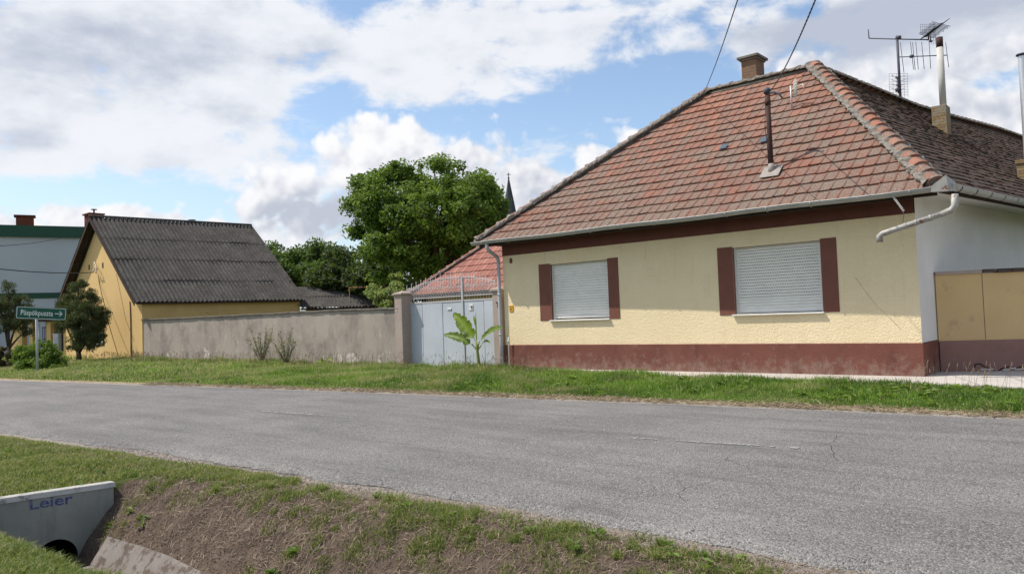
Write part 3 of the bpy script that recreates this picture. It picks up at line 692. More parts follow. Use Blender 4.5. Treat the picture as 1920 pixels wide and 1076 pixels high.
# ------------------------------------------------------------------ main house
L = 10.415
H = thing('street_house', (5.2, 2, 0), 'cream roughcast corner house with brown plinth, two shuttered windows and red hipped roof', 'house')
WX = [(1.66, 3.45), (6.745, 8.63)]; WZ = (1.38, 2.83); PLZ = .74
f = MB(); cuts = [0.0, 1.66, 3.45, 6.745, 8.63, L]
def wall_quad(mb, x0, x1, z0, z1, y=0.): mb.add([(x0, y, z0), (x1, y, z0), (x1, y, z1), (x0, y, z1)], [(0, 1, 2, 3)])
for i in range(5):
    x0, x1 = cuts[i], cuts[i+1]
    if i in (1, 3):
        wall_quad(f, x0, x1, PLZ, WZ[0]); wall_quad(f, x0, x1, WZ[1], 3.18)
    else: wall_quad(f, x0, x1, PLZ, 3.18)
f.add([(0, 0, PLZ), (0, 0, 3.6), (0, 8.5, 3.6), (0, 8.5, PLZ)], [(0, 1, 2, 3)])
f.add([(0, 8.5, 0), (0, 8.5, 3.6), (L-1, 8.5, 3.6), (L-1, 8.5, 0)], [(0, 1, 2, 3)])
f.build('wall', M['cream'], H)
# side walls in white
WD = V(.155, .988, 0); S0 = V(L, 0, 0); S1 = V(L+.0, 1.16, 0); S2 = S1+WD*22
sw = MB(); sw.add([S0+V(0, 0, PLZ), S1+V(0, 0, PLZ), S1+V(0, 0, 3.62), S0+V(0, 0, 3.62)], [(0, 1, 2, 3)])
sw.add([S1, S2, S2+V(0, 0, 3.62), S1+V(0, 0, 3.62)], [(0, 1, 2, 3)])
lab(sw.build('side_wall', M['white_wall'], H), 'white limewashed side wall')
p = MB(); p.box(-.012, L+.022, -.03, .4, 0, PLZ-.012); p.add([(-.012, -.03, PLZ-.012), (L+.022, -.03, PLZ-.012), (L+.022, .0, PLZ), (-.012, 0, PLZ)], [(0, 1, 2, 3)])
p.obox((L-.2, .4, 0), (.222, 0, 0), (0, .76, 0), (0, 0, PLZ+.004))
p.build('plinth', M['brown'], H, bevel=.008)
b = MB(); b.box(-.004, L-.02, -.014, .2, 3.18, 3.60); b.build('eave_band', M['brown_smooth'], H, bevel=.004)
# windows
for wi, (x0, x1) in enumerate(WX):
    rv = MB(); dp = .15; z0, z1 = WZ
    rv.add([(x0, 0, z0), (x0, dp, z0), (x0, dp, z1), (x0, 0, z1)], [(0, 1, 2, 3)]); rv.add([(x1, 0, z0), (x1, 0, z1), (x1, dp, z1), (x1, dp, z0)], [(0, 1, 2, 3)])
    rv.add([(x0, 0, z1), (x1, 0, z1), (x1, dp, z1), (x0, dp, z1)], [(0, 3, 2, 1)])
    W = rv.build('window', M['brown_panel'], H)
    lab(W, 'narrow window nearer the gate, shutter bottom bent' if wi == 0 else 'wide window near the house corner')
    fr = MB(); fw = .035
    fr.box(x0, x0+fw, .06, .15, z0, z1); fr.box(x1-fw, x1, .06, .15, z0, z1); fr.box(x0+fw, x1-fw, .085, .15, z1-.03, z1)
    fr.build('frame', M['frame_white'], W, bevel=.003)
    sh = MB(); n = 22 if wi else 21; zz0 = z0+.035; zz1 = z1-.03; ph = (zz1-zz0)/n; rr = random.Random(wi+3)
    for i in range(n):
        a = zz0+i*ph; sk = (.045 if wi == 0 and i == 1 else 0)
        zs = [a, a+ph*.14, a+ph*.3, a+ph*.6, a+ph*.88, a+ph]; yo = [.128, .128, .112, .106, .112, .126]
        vs = []
        dj = rr.uniform(-.0015, .0015)
        xc = (x0+x1)/2
        for xx in (x0+fw, xc, x1-fw):
            for z, y in zip(zs, yo): vs.append((xx, y+dj, z+(sk*(1 if xx < xc else (.3 if xx == xc else 0)) if wi == 0 and i < 2 else 0)*0))
        m = len(zs); sh.add(vs, [(j, m+j, m+j+1, j+1) for j in range(m-1)]+[(m+j, 2*m+j, 2*m+j+1, m+j+1) for j in range(m-1)], smooth=True)
    if wi:      # rows of vent slots between the slats
        for i in range(5, n):
            z = zz0+i*ph+ph*.08; x = x0+fw+.05+(.0 if i % 2 else .02)
            while x < x1-fw-.05: sh.box(x, x+.028, .1225, .1275, z-.004, z+.004, (1., 0, 0)); x += .052
    S = sh.build('roller_shutter', M['shutter'], W)
    bt = MB(); bt.add([], [])
    if wi == 0: bt.obox((x0+fw, .095, z0+.035), (x1-x0-2*fw, 0, .0), (0, .022, 0), (0, 0, .05)); bt.obox((x0+fw+.1, .088, z0+.055), ((x1-x0)*.45, 0, .03), (0, .008, 0), (0, 0, .02)); bt.obox((x0+fw+.1+(x1-x0)*.45, .088, z0+.085), ((x1-x0)*.42, 0, -.035), (0, .008, 0), (0, 0, .02))
    else: bt.box(x0+fw, x1-fw, .098, .12, z0+.02, z0+.06)
    bt.box(x0+.12, x0+.16, .085, .097, z0+.03, z0+.055); bt.box(x1-.16, x1-.12, .085, .097, z0+.03, z0+.055)
    bt.build('bottom_bar', M['frame_white'], W, bevel=.003)
    si = MB(); si.obox((x0-.06, -.07, z0-.035), (x1-x0+.09, 0, 0), (0, .2, .012), (0, 0, .028)); si.build('sill', M['frame_white'], W, bevel=.004)
    for (a, c) in ((((1.27, 1.656)), None), ((3.454, 3.765), None)) if wi == 0 else ((((6.38, 6.741)), None), ((8.634, 8.955), None)):
        pm = MB(); pm.box(a[0], a[1], -.012, .03, WZ[0]-.012, WZ[1]+.03) if hasattr(a, '__len__') else None
        pm.build('side_panel', M['brown_panel'], W, bevel=.004)
def hair(pts, w=.0025):
    k = MB(); P_ = [atY(a, b, -.0035) for a, b in pts]
    for a, b in zip(P_[:-1], P_[1:]):
        d = b-a; sd = np.cross(d, V(0, 1, 0)); sd = sd/np.linalg.norm(sd)*w*random.uniform(.6, 1.4); k.add([a-sd, b-sd*.7, b+sd*.7, a+sd], [(0, 1, 2, 3)])
    return k
for pts in ([(1019, 441), (1020, 455), (1021.5, 470), (1020.5, 482), (1023, 495)], [(1604, 520), (1622, 545), (1641, 570), (1668, 596), (1690, 618)], [(1210, 470), (1211, 480), (1209, 486)]):
    lab(hair(pts).build('hairline_crack', M['dark_wood'], H), 'hairline crack in the cream render')
# number plate digit, utility plate, little vent pipe
q = atY(955.5, 493.5, -.012)
text_mb('8', .19, (q[0], -.012, q[2]), (1, 0, 0), (0, 0, 1), .008, .006).build('house_number', M['red_number'], H)
q = atY(955.5, 584, 0); up_ = MB(); up_.box(q[0], q[0]+.145, -.02, .01, q[2], q[2]+.17)
U = up_.build('utility_plate', M['yellow_plate'], H, bevel=.004); lab(U, 'small yellow utility plate')
mk_ = MB()
for dx, dz, w_, h_ in ((.02, .12, .03, .02), (.065, .12, .02, .025), (.10, .115, .025, .02), (.03, .065, .085, .018), (.03, .025, .03, .025), (.085, .03, .03, .014)): mk_.box(q[0]+dx, q[0]+dx+w_, -.0235, -.019, q[2]+dz, q[2]+dz+h_)
mk_.build('plate_markings', M['dark_wood'], U)
q = atY(955, 688, -.1); g = MB(); g.tube([(q[0], -.1, 0), (q[0], -.1, .86), (q[0]+.02, -.1, .95)], .016); g.tube([(q[0], -.1, .8), (q[0], -.1, .88)], .024)
lab(g.build('vent_pipe', M['frame_white'], H), 'thin white pipe standing beside the downpipe')
# roofs
EL = V(-.5, -.56, 3.56); ER = V(11.02, -.72, 3.50); RP = V(7.21, 4.3, 7.63); RL_ = V(4.18, 4.3, 7.63); BL = V(-.5, 9.1, 3.5)
EE = ER.copy(); SE = EE+WD*24.; SPR = RP+WD*19.5
tm = MB()
def sag_front(c, s): return -.025*math.sin(math.pi*min(1, max(0, c/11.5)))*math.sin(math.pi*s)
tile_slope(tm, EL, ER, RL_, RP, 18, .232, .036, True, .008, 1, sag_front, .9)
RF = tm.build('roof', M['tiles'], H)
td = MB()
SAGX = [0, 3, 6, 9, 13, 20]; SAGZ = [0, -.06, -.14, -.08, .06, .1]
def sag_side(c, s): return float(np.interp(c-3.9, SAGX, SAGZ))*s*1.
tile_slope(td, EE, SE, RP, SPR, 32, .18, .028, False, .014, 2, sag_side)
RS = lab(td.build('side_roof', M['tiles_dark'], H), 'dark lichen-covered plain tile slope on the right')
tl = MB(); tile_slope(tl, BL, EL, V(4.22, 4.5, 7.76), RL_, 18, .232, .03, True, .006, 3)
lab(tl.build('end_roof', M['tiles'], H), 'hipped end of the tiled roof towards the gate')
# rear faces and boarding under the tiles
bk = MB()
bk.add([BL, V(4.22, 4.4, 7.74), RP+V(0, .05, -.03), V(7.6, 9.1, 3.5)], [(3, 2, 1, 0)])
SPRb = SPR+V(-5, .8, -4.3); bk.add([RP+V(0, 0, -.03), SPR+V(0, 0, -.03), SPRb, V(7.4, 9.1, 3.5)], [(0, 1, 2, 3)])
bk.build('back_roof', M['tiles_rear'], H)
un = MB(); un.add([EL+V(.04, .04, -.07), ER+V(-.02, .02, -.07), RP+V(0, 0, -.10), RL_+V(0, 0, -.10)], [(0, 1, 2, 3)])
un.add([EE+V(-.02, .02, -.03), SE+V(0, 0, -.03), SPR+V(0, 0, -.28), RP+V(0, 0, -.05)], [(0, 1, 2, 3)])
un.add([BL+V(0, 0, -.03), EL+V(0, 0, -.03), RL_+V(0, 0, -.05)], [(0, 1, 2)])
# soffit boards
un.add([EL+V(.02, .05, -.045), ER+V(-.02, .05, -.045), V(L, .02, 3.60), V(0, .02, 3.60)], [(3, 2, 1, 0)])
sf_ = MB(); sf_.add([ER+V(-.06, 0, -.06), SE+V(-.06, 0, -.06), S2+V(0, 0, 3.55), S1+V(0, 0, 3.55), S0+V(0, 0, 3.55)], [(0, 1, 2, 3, 4)]); lab(sf_.build('soffit', M['white_wall'], H), 'pale soffit of the side eave')  # side soffit made pale to bounce light onto the wall top
un.obox(ER+V(-.05, .05, -.08), WD*23.8, (.03, 0, 0), (0, 0, .06))
un.obox(EL+V(.1, .06, -.12), (ER-EL)*.985, (0, .02, 0), (0, 0, .09))
un.build('eave_boarding', M['dark_wood'], H)
cm = MB(); mo = MB()
ridge_caps(cm, mo, EL+V(.04, .04, .05), RL_+V(0, 0, .06), .36, .105, 1, mort=.165)
ridge_caps(cm, mo, RL_+V(0, 0, .05), RP+V(0, 0, .05), .36, .10, 2, mort=.14)
ridge_caps(cm, mo, ER+V(-.10, .10, .06), RP+V(0, 0, .07), .33, .155, 3, mort=.185)
for a_, b_ in ((EL, RL_), (RL_, RP), (ER, RP)): mo.tube([a_+V(0, 0, .0), b_+V(0, 0, .0)], .085, 8)
cm.build('ridge_caps', M['ridge_tile'], RF); mo.build('mortar_bed', M['mortar'], RF)
cm = MB(); mo = MB()
ridge_caps(cm, mo, RP+V(0, 0, .04), SPR+V(0, 0, .04), .36, .11, 4, mort=.13, curve=lambda t: float(np.interp(t*19.5, SAGX, SAGZ)))
cm.build('ridge_caps', M['ridge_dark'], RS); mo.build('mortar_bed', M['mortar'], RS)
def on_front(px, py):        # meets the front roof plane
    n = np.cross(ER-EL, RL_-EL); d = _ray(px, py); return CO+d*(((EL-CO)@n)/(d@n))
def on_side(px, py):
    n = np.cross(SE-EE, RP-EE); d = _ray(px, py); return CO+d*(((EE-CO)@n)/(d@n))
NF = np.cross(ER-EL, RL_-EL); NF /= np.linalg.norm(NF); NF = NF if NF[2] > 0 else -NF
SFU = RL_-EL; SFU = np.cross(NF, V(1, 0, 0)); SFU /= np.linalg.norm(SFU); SFU = SFU if SFU[2] > 0 else -SFU
for (px, py) in ((1350, 284), (1424, 272)):
    q = on_front(px, py)+NF*.06; g = MB(); g.obox(q, (.17, 0, 0), SFU*.22, NF*.008); g.build('glass_tile', M['glass_tile'], RF)
# gutters
def gutter(mb, pts, r=.075):
    P_ = [np.array(p, float) for p in pts]; vs = []; n = 9
    for i, p in enumerate(P_):
        t = P_[min(i+1, len(P_)-1)]-P_[max(i-1, 0)]; t /= np.linalg.norm(t); s_ = np.cross(t, (0, 0, 1)); s_ /= np.linalg.norm(s_)
        for j in range(n):
            w = math.pi+math.pi*j/(n-1); vs.append(p+s_*math.cos(w)*r+V(0, 0, math.sin(w)*r))
        for j in range(n-1, -1, -1):
            w = math.pi+math.pi*j/(n-1); vs.append(p+s_*math.cos(w)*(r-.008)+V(0, 0, math.sin(w)*(r-.008)+.001))
    m = 2*n; fs = [(i*m+j, i*m+(j+1) % m, (i+1)*m+(j+1) % m, (i+1)*m+j) for i in range(len(P_)-1) for j in range(m)]
    fs += [tuple(range(n)), tuple((len(P_)-1)*m+j for j in range(n))]
    mb.add(vs, fs, smooth=False)
    mb.tube([p+np.cross((P_[-1]-P_[0])/np.linalg.norm(P_[-1]-P_[0]), (0, 0, 1))*r for p in P_], .011, 6)
GL = V(-.56, -.60, 3.565); GR = V(11.0, -.83, 3.50)
gm = MB(); gutter(gm, [lerp(GL, GR, t)+V(0, .0, .012*math.sin(t*19)) for t in np.linspace(0, 1, 14)], .078)
G = gm.build('gutter', M['zinc'], H)
for i in range(13):
    br = MB(); p = lerp(GL, GR, (i+.5)/13)
    br.tube([p+V(0, .085*math.cos(w), .085*math.sin(w)) for w in np.linspace(math.pi, 2*math.pi, 8)], .009, 5)
    br.build('bracket', M['zinc'], G)
g2 = MB(); C0 = V(11.16, -.80, 3.52); gutter(g2, [C0, C0+V(.07, .5, -.0)]+[C0+V(.07, .5, 0)+WD*t+V(0, 0, -.006*t) for t in (1, 4, 8, 12, 16, 23)], .085)
G2 = lab(g2.build('gutter', M['zinc'], H), 'side gutter with black straps')
for i in range(14):
    br = MB(); p = C0+V(.07, .5, 0)+WD*(-.1+.72*i)
    sd = np.cross(WD, (0, 0, 1))
    br.tube([p+sd*.094*math.cos(w)+V(0, 0, .094*math.sin(w)) for w in np.linspace(math.pi, 2*math.pi, 9)], .010, 5)
    br.build('bracket', M['dark_metal'], G2)
# folded corner box of the gutter and the broken spout
bx = MB(); a = V(10.86, -.93, 3.41)
bx.add([V(10.90, -.92, 3.42), V(11.19, -.93, 3.40), V(11.25, -.66, 3.42), V(10.90, -.70, 3.43), V(10.92, -.93, 3.52), V(11.16, -.95, 3.68), V(11.24, -.66, 3.58), V(10.92, -.70, 3.55)],
       [(0, 3, 2, 1), (0, 1, 5, 4), (1, 2, 6, 5), (2, 3, 7, 6)])
o = bx.build('corner_box', M['zinc_rusty'], H); s = o.modifiers.new('t', 'SOLIDIFY'); s.thickness = .01
sp = MB(); ys = -.86
P0 = atY(1790, 364, ys); P1 = atY(1790, 386, ys); P1b = atY(1784, 394, ys); P2 = atY(1655, 438, ys); P3 = atY(1649, 443, ys); P4 = atY(1650, 454, ys)
sp.tube([P0, P1, P1b, atY(1765, 402, ys)], [.06, .06, .06, .052], 12); sp.tube([atY(1766, 401.5, ys), P2, P3, P4], [.05, .054, .056, .058], 12)
for t in (.18, .42, .60):
    c = lerp(atY(1766, 401.5, ys), P2, t); d = (P2-P1b)/np.linalg.norm(P2-P1b); sp.tube([c-d*.02, c+d*.02], .059, 12)
SPT = lab(sp.build('downpipe', M['zinc_rusty'], H), 'broken rust-flecked spout hanging at the house corner')
st = MB(); a = atY(1666, 361, ys); b_ = atY(1693, 397, ys); d = b_-a; st.obox(a, d, (0, .012, 0), (.03, 0, .022)); st.build('loose_batten', M['zinc_rusty'], H)
st = MB(); st.tube([atY(1693, 397, ys), atY(1695, 403, ys+.01), atY(1693.5, 409, ys), atY(1693, 418, ys)], .005, 5); st.build('hanging_wire', M['dark_metal'], SPT)
# downpipe at the gate corner
dpm = MB(); xg = atY(913, 462, -.6)[0]; xd = -.075; yd = -.10
dpm.tube([(xg, -.6, 3.50), (xg, -.6, 3.38), (xg+.03, -.56, 3.31), (xd-.05, yd-.03, 3.19), (xd, yd, 3.08), (xd, yd, 2.0), (xd+.005, yd, .9), (xd+.01, yd, .06)], .05, 12)
for z in (3.0, 2.1, 1.0, .35): dpm.tube([(xd, yd, z), (xd, yd, z+.05)], .056, 12)
lab(dpm.build('downpipe', M['pipe_grey'], H), 'long grey downpipe at the gate corner')
# chimneys
def chimney(x0, x1, y0, y1, z0, z1, mat, capmat, cap_over=.08, cap_h=.07, label=None):
    c = MB(); c.box(x0, x1, y0, y1, z0, z1); o = c.build('chimney', mat, H, uv=True, bevel=.012)
    if label: lab(o, label)
    if capmat: k = MB(); k.box(x0-cap_over, x1+cap_over, y0-cap_over, y1+cap_over, z1, z1+cap_h); k.box(x0-cap_over*.4, x1+cap_over*.4, y0-cap_over*.4, y1+cap_over*.4, z1-.05, z1); k.build('chimney_cap', capmat, o, bevel=.01)
    return o
a = atY(1391, 150, 4.55); b_ = atY(1417, 106, 4.55)
chimney(a[0], b_[0], 4.55, 5.1, 6.9, b_[2], M['brick'], M['concrete_cap'], .09, .07, 'square brick chimney with slab cap on the street ridge')
q = on_side(1764, 243); q2 = on_side(1745, 236)
cx, cy = q[0], q[1]; zt = atY(1764, 197, cy)[2]
wl = atY(1747, 220, cy)[0]; wr = atY(1775, 220, cy)[0]
C2 = chimney(wl, wr, cy, cy+.5, q[2]-.6, zt, M['brick_yellow'], None, label='squat yellow-brick chimney carrying a tall grey pipe')
pc = MB(); pcx = atY(1768, 190, cy+.25)[0]; ptop = atY(1765, 70, cy+.25)[2]
pc.tube([(pcx, cy+.25, zt-.05), (pcx, cy+.25, ptop-.28)], .088, 16); pc.build('flue_pipe', M['asbestos_pipe'], C2)
pc = MB(); pc.tube([(pcx, cy+.25, ptop-.28), (pcx, cy+.25, ptop)], .090, 16); pc.build('flue_top', M['rust'], C2)
q = on_side(1912, 335); zt = atY(1912, 300, q[1])[2]; xl = atY(1906, 310, q[1])[0]
C3 = chimney(xl, xl+.6, q[1], q[1]+.5, q[2]-.7, zt, M['brick_yellow'], None, label='brick chimney carrying a ribbed steel flue at the right edge')
k = MB(); k.box(xl-.03, xl+.63, q[1]-.03, q[1]+.53, zt-.09, zt); k.build('chimney_cap', M['brick_yellow'], C3, uv=True)
fx = atY(1916, 200, q[1]+.25)[0]+.06; ft = atY(1916, 105, q[1]+.25)[2]
k = MB(); zz = np.linspace(zt-.02, ft, 130); k.tube([(fx, q[1]+.25, z) for z in zz], [.082+.006*(i % 2) for i in range(130)], 14); k.build('flue_pipe', M['steel'], C3)
k = MB(); k.tube([(fx, q[1]+.25, ft+.01), (fx, q[1]+.25, ft+.05)], [.13, .12], 14); k.build('flue_cap', M['dark_metal'], C3)

# service mast on the roof and its cable
q = on_front(1447, 326); mtop = atY(1438, 168, q[1]); mx, my = q[0], q[1]
MS = thing('service_mast', (mx, my, q[2]), 'rusty iron service mast standing on the red tiled roof', 'mast')
k = MB(); k.tube([(mx, my, q[2]-.1), (mx-.01, my, mtop[2]-.05)], .052, 12); k.tube([(mx-.01, my, mtop[2]-.35), (mx-.01, my, mtop[2]-.22)], .062, 12)
k.build('pole', M['rust'], MS)
k = MB(); k.tube([(mx-.01, my, mtop[2]-.09), (mx-.01, my, mtop[2]-.01), (mx-.01, my, mtop[2]+.03)], [.075, .08, .05], 12); k.tube([(mx, my, mtop[2]-.08), (mx+.14, my-.05, mtop[2]-.11), (mx+.27, my-.06, mtop[2]-.17), (mx+.34, my-.06, mtop[2]-.28)], [.03, .026, .022, .012], 7)
k.tube([(mx, my, mtop[2]-.02), (mx+.12, my-.05, mtop[2]-.03)], .016, 6); k.build('cable_head', M['dark_metal'], MS)
k = MB(); k.obox(q+NF*.06+V(-.20, 0, 0)-SFU*.22, (.42, 0, 0), SFU*.42, NF*.012); k.tube([(mx, my, q[2]), (mx, my, q[2]+.22)], [.085, .062], 12); k.build('flashing', M['lead'], MS)
k = MB(); k.tube([(mx-.06, my-.01, mtop[2]-.3), (mx-.09, my-.02, mtop[2]-.8), (mx-.055, my-.02, mtop[2]-1.3), (mx-.055, my-.02, q[2]+.2)], .008, 5); k.build('lead_wire', M['cable'], MS)
def cable(name, pts, r, label, mat='cable', n=40, twist=0):
    P_ = [np.array(p, float) for p in pts]; mb = MB(); out = []
    A_, B_ = P_[0], P_[-1]; Lc = np.linalg.norm(B_-A_)
    sagv = P_[1] if len(P_) > 2 else None
    for i in range(n+1):
        t = i/n
        out.append((1-t)**2*A_+2*t*(1-t)*(2*sagv-.5*A_-.5*B_)+t*t*B_ if sagv is not None else lerp(A_, B_, t))
    if twist:
        for ph in (0, math.pi):
            mb.tube([p+V(math.cos(i*twist+ph), 0, math.sin(i*twist+ph))*r*.4 for i, p in enumerate(out)], r*.75, 6)
    else: mb.tube(out, r, 6)
    return tag(mb.build(name, M[mat]), label, 'cable')
cable('overhead_cable', [V(mx+.12, my-.05, mtop[2]-.03), lerp(V(mx+.12, my-.05, mtop[2]-.03), atD(1545, -40, 8.), .5)+V(0, 0, -.10), atD(1545, -40, 8.)], .0105, 'twisted black cable running from the rusty mast up out of view', n=160, twist=.9)
cable('overhead_cable', [atD(1316, 182, 22.2), lerp(atD(1316, 182, 22.2), atD(1396, -40, 9.), .5)+V(0, 0, -.10), atD(1396, -40, 9.)], .0085, 'thin black cable rising from the ridge left of the square chimney')
# small panel antenna on the front slope
q = on_front(1485, 206); ay = q[1]
TA = thing('panel_antenna', q, 'small pale panel antenna on a stub pole on the red tiles', 'antenna')
t1 = atY(1483, 161, ay); k = MB(); k.tube([q-V(0, 0, .05), V(q[0]-.005, ay, t1[2])], .022, 8); k.build('pole', M['galv'], TA)
k = MB()
c_ = atY(1493, 168, ay-.05)
for i in range(7):
    x = c_[0]-.06+i*.02; hh = .26-.07*abs(i-3)/3
    k.tube([(x, ay-.05-.02*i, c_[2]-hh), (x, ay-.05-.02*i, c_[2]+hh)], .007, 5)
for i in range(8):
    z = c_[2]-.22+i*.063; k.tube([(c_[0]-.07, ay-.045, z), (c_[0]+.07, ay-.19, z)], .006, 5)
k.tube([(q[0], ay, c_[2]+.02), (c_[0], ay-.1, c_[2]+.02), (c_[0]+.25, ay-.3, c_[2]+.02), (c_[0]+.30, ay-.35, c_[2]-.12)], .015, 6)
k.build('reflector', M['pale_metal'], TA)

# television aerial on the wing ridge
def ridge_at(px, py):       # plane through the wing ridge, vertical
    n = np.cross(WD, V(0, 0, 1)); d = _ray(px, py); return CO+d*(((RP-CO)@n)/(d@n))
rb = ridge_at(1688, 178); ty = rb[1]
TV = thing('television_aerial', rb, 'tall television aerial with comb elements and grid reflectors on the dark ridge', 'antenna')
def ay_(px, py, dy=0): return atY(px, py, ty+dy)
def tb(mb, pts, r, n=6): mb.tube([ay_(*p) for p in pts], r, n)
k = MB(); k.tube([rb-V(0, 0, .3), V(rb[0], ty, ay_(1684, 70)[2])], .038, 8); tb(k, [(1680, 71), (1689, 71)], .06, 8); tb(k, [(1684, 68), (1684, 74)], .05, 8); k.build('mast', M['dark_metal'], TV)
k = MB(); tb(k, [(1628, 56), (1629.5, 72.5)], .016); tb(k, [(1629.5, 72.5), (1684, 74), (1741, 75)], .018); tb(k, [(1741, 75), (1741, 66)], .016); k.build('crossbar', M['dark_metal'], TV)
k = MB(); tb(k, [(1687, 107.5), (1776, 104)], .015)
k.tube([ay_(1706, 106.5, -.03), ay_(1712, 106, -.03)], .05, 8)
for x0, y0, x1, y1 in ((1688, 80, 1695, 137), (1707, 79, 1713, 131), (1711, 80, 1716, 132), (1717, 79, 1722, 131), (1728, 79, 1733, 130), (1742, 78, 1745, 129), (1757, 79, 1760, 128), (1773, 80, 1779, 127)): tb(k, [(x0, y0), (x1, y1)], .009, 5)
k.build('comb_antenna', M['dark_metal'], TV)
k = MB()
for i in range(8): x = 1726+i*3.9; tb(k, [(x, 46.5), (x+.5, 84 if i > 3 else 66)], .004, 4)
for i in range(7): y = 46.5+i*5; tb(k, [(1725+(0 if i < 4 else 12), y), (1755, y-.6)], .004, 4)
k.build('grid_reflector', M['dark_metal'], TV)
k = MB()
a = ay_(1736, 69, -.3); b_ = ay_(1766, 45, -.9)
k.tube([a, b_], .03, 7); k.tube([ay_(1741, 75), ay_(1741, 66, -.2)], .02, 6); k.tube([ay_(1744.5, 68), ay_(1745, 79)], .02, 6); k.tube([ay_(1742, 78), ay_(1748, 78)], .03, 6)
rr = random.Random(3)
for i in range(13):
    p = lerp(a, b_, (i+.5)/13); h = .22+.05*rr.random()
    for s1, s2 in ((1, .6), (1, -.5), (-1, .55), (-1, -.45)): k.tube([p, p+V(.8*s1*h, .25*s1*h, s2*h*.8)], .009, 4)
k.build('yagi_antenna', M['dark_metal'], TV)
k = MB()
for i in range(6): x = 1667+i*6.9; tb(k, [(x, 138.5), (x+1.2, 182)], .004, 4)
for i in range(9): y = 139+i*5; tb(k, [(1667, y), (1702, y-.6)], .004, 4)
tb(k, [(1682.5, 146), (1684.5, 176)], .016); k.tube([ay_(1679, 146, -.1), ay_(1685, 146, -.1)], .03, 6); k.tube([ay_(1680.5, 160, -.1), ay_(1686, 159.5, -.1)], .026, 6); k.tube([ay_(1682.5, 166, -.1), ay_(1682.5, 172, -.1)], .06, 8)
for yy in (144, 152, 160, 168):
    for sx in (-13, 13): tb(k, [(1684+sx, yy-2), (1684, yy+2)], .006, 4)
k.build('grid_antenna', M['dark_metal'], TV)

# ------------------------------------------------------------------ ochre garden wall on the right
FD = V(.908, .419, 0); F0 = V(L+.03, 1.16, 0); FN = V(FD[1], -FD[0], 0)
FW = thing('garden_wall', F0+FD*4, 'ochre garden wall with mauve plinth and tile coping beside the white side wall', 'wall')
zt = 2.02
k = MB(); k.obox(F0+V(0, 0, PLZ-.06), FD*12, -FN*.22, (0, 0, zt-PLZ+.06)); k.build('wall', M['yellow_wall'], FW)
k = MB(); k.obox(F0-FD*.0+FN*.025, FD*12, -FN*.26, (0, 0, PLZ-.02)); k.build('plinth', M['mauve'], FW, bevel=.01)
k = MB(); k.obox(F0+FN*.04+V(0, 0, zt), FD*.82, -FN*.3, (0, 0, .07)); k.build('coping', M['pillar'], FW, bevel=.008)
k = MB(); rr = random.Random(5)
for i in range(45):
    k.obox(F0+FD*(.83+i*.25)+FN*(.05+rr.uniform(-.01, .02))+V(0, 0, zt+.005+rr.uniform(0, .012)), FD*.238, -FN*.32, (0, 0, .045), (rr.random(), .1, 0)); 
    k.obox(F0+FD*(.83+i*.25+rr.uniform(-.02, .02))+FN*(.035)+V(0, 0, zt+.052), FD*.20, -FN*.28, (0, 0, .025), (rr.random(), .1, 0))
k.build('coping_tiles', M['tiles_dark'], FW, bevel=.006)
k = MB(); k.obox(F0+FD*.815+FN*.003+V(0, 0, PLZ+.0), FD*.008, -FN*.01, (0, 0, zt-PLZ)); k.build('joint_crack', M['dark_wood'], FW)
def crack(P_, nrm, mb, w=.006):
    for a, b in zip(P_[:-1], P_[1:]):
        a = np.array(a); b = np.array(b); d = b-a; s_ = np.cross(d, nrm); s_ = s_/np.linalg.norm(s_)*w
        mb.add([a-s_, b-s_*.8, b+s_*.8, a+s_], [(0, 1, 2, 3)])
k = MB()
def fpt(px, py, off=.029): d = _ray(px, py); o0 = F0+FN*off; return CO+d*(((o0-CO)@FN)/(d@FN))
crack([fpt(*p) for p in ((1828, 689), (1828, 683), (1838, 682), (1846, 687), (1858, 692), (1870, 697), (1876, 692), (1890, 687), (1905, 690), (1920, 686))], FN, k, .012)
k.build('plinth_crack', M['black'], FW)
k = MB()
for p in ((1838, 694), (1850, 694), (1880, 695), (1892, 692), (1903, 694), (1914, 693)):
    q = fpt(*p, .03); k.obox(q, FD*.12, FN*.006, (0, 0, .035))
k.build('bare_patch', M['litter'], FW, bevel=.004)

# ------------------------------------------------------------------ gate and pillars
GY = .14
def gx(px, py, y=GY): return atY(px, py, y)[0]
x0g = gx(766, 640); x1g = gx(870.5, 640); x2g = gx(931, 640)
def zrail(px, py, y=GY): return atY(px, py, y)[2]
zt_g = (zrail(770, 569.5)+zrail(925, 560))/2; zm_g = (zrail(770, 561.5)+zrail(920, 550.5))/2; zs_g = zm_g+.33
GT = thing('driveway_gate', ((x0g+x2g)/2, GY, 0), 'pale blue sheet-metal double gate topped with silver wrought-iron scrollwork', 'gate')
zb_g = .06
def leaf(xa, xb, seams, label):
    k = MB(); xs = [xa]+seams+[xb]
    for a, b in zip(xs[:-1], xs[1:]): k.box(a+.012, b-.012, GY-.006*(1+(xs.index(a) % 2)), GY+.02, zb_g, zt_g-.02)
    o = lab(k.build('gate_leaf', M['gate'], GT, bevel=.004), label)
    t = MB(); t.box(xa, xb, GY-.02, GY+.03, zt_g-.02, zt_g+.025); t.box(xa, xb, GY-.012, GY+.018, zm_g-.012, zm_g+.02)
    t.build('rail', M['iron'], o); return o
s1 = gx(794, 640); s2 = gx(832, 640); s3 = gx(909.5, 640)
LF = leaf(x0g, x1g-.03, [s1, s2], 'wide left leaf with a letter slot'); RFf = leaf(x1g+.035, x2g, [s3], 'narrower right leaf with a small notice plate')
k = MB(); k.box(x1g-.03, x1g+.035, GY-.035, GY+.03, zb_g, atY(863, 520, GY)[2]); k.build('centre_post', M['pipe_grey'], GT, bevel=.004)
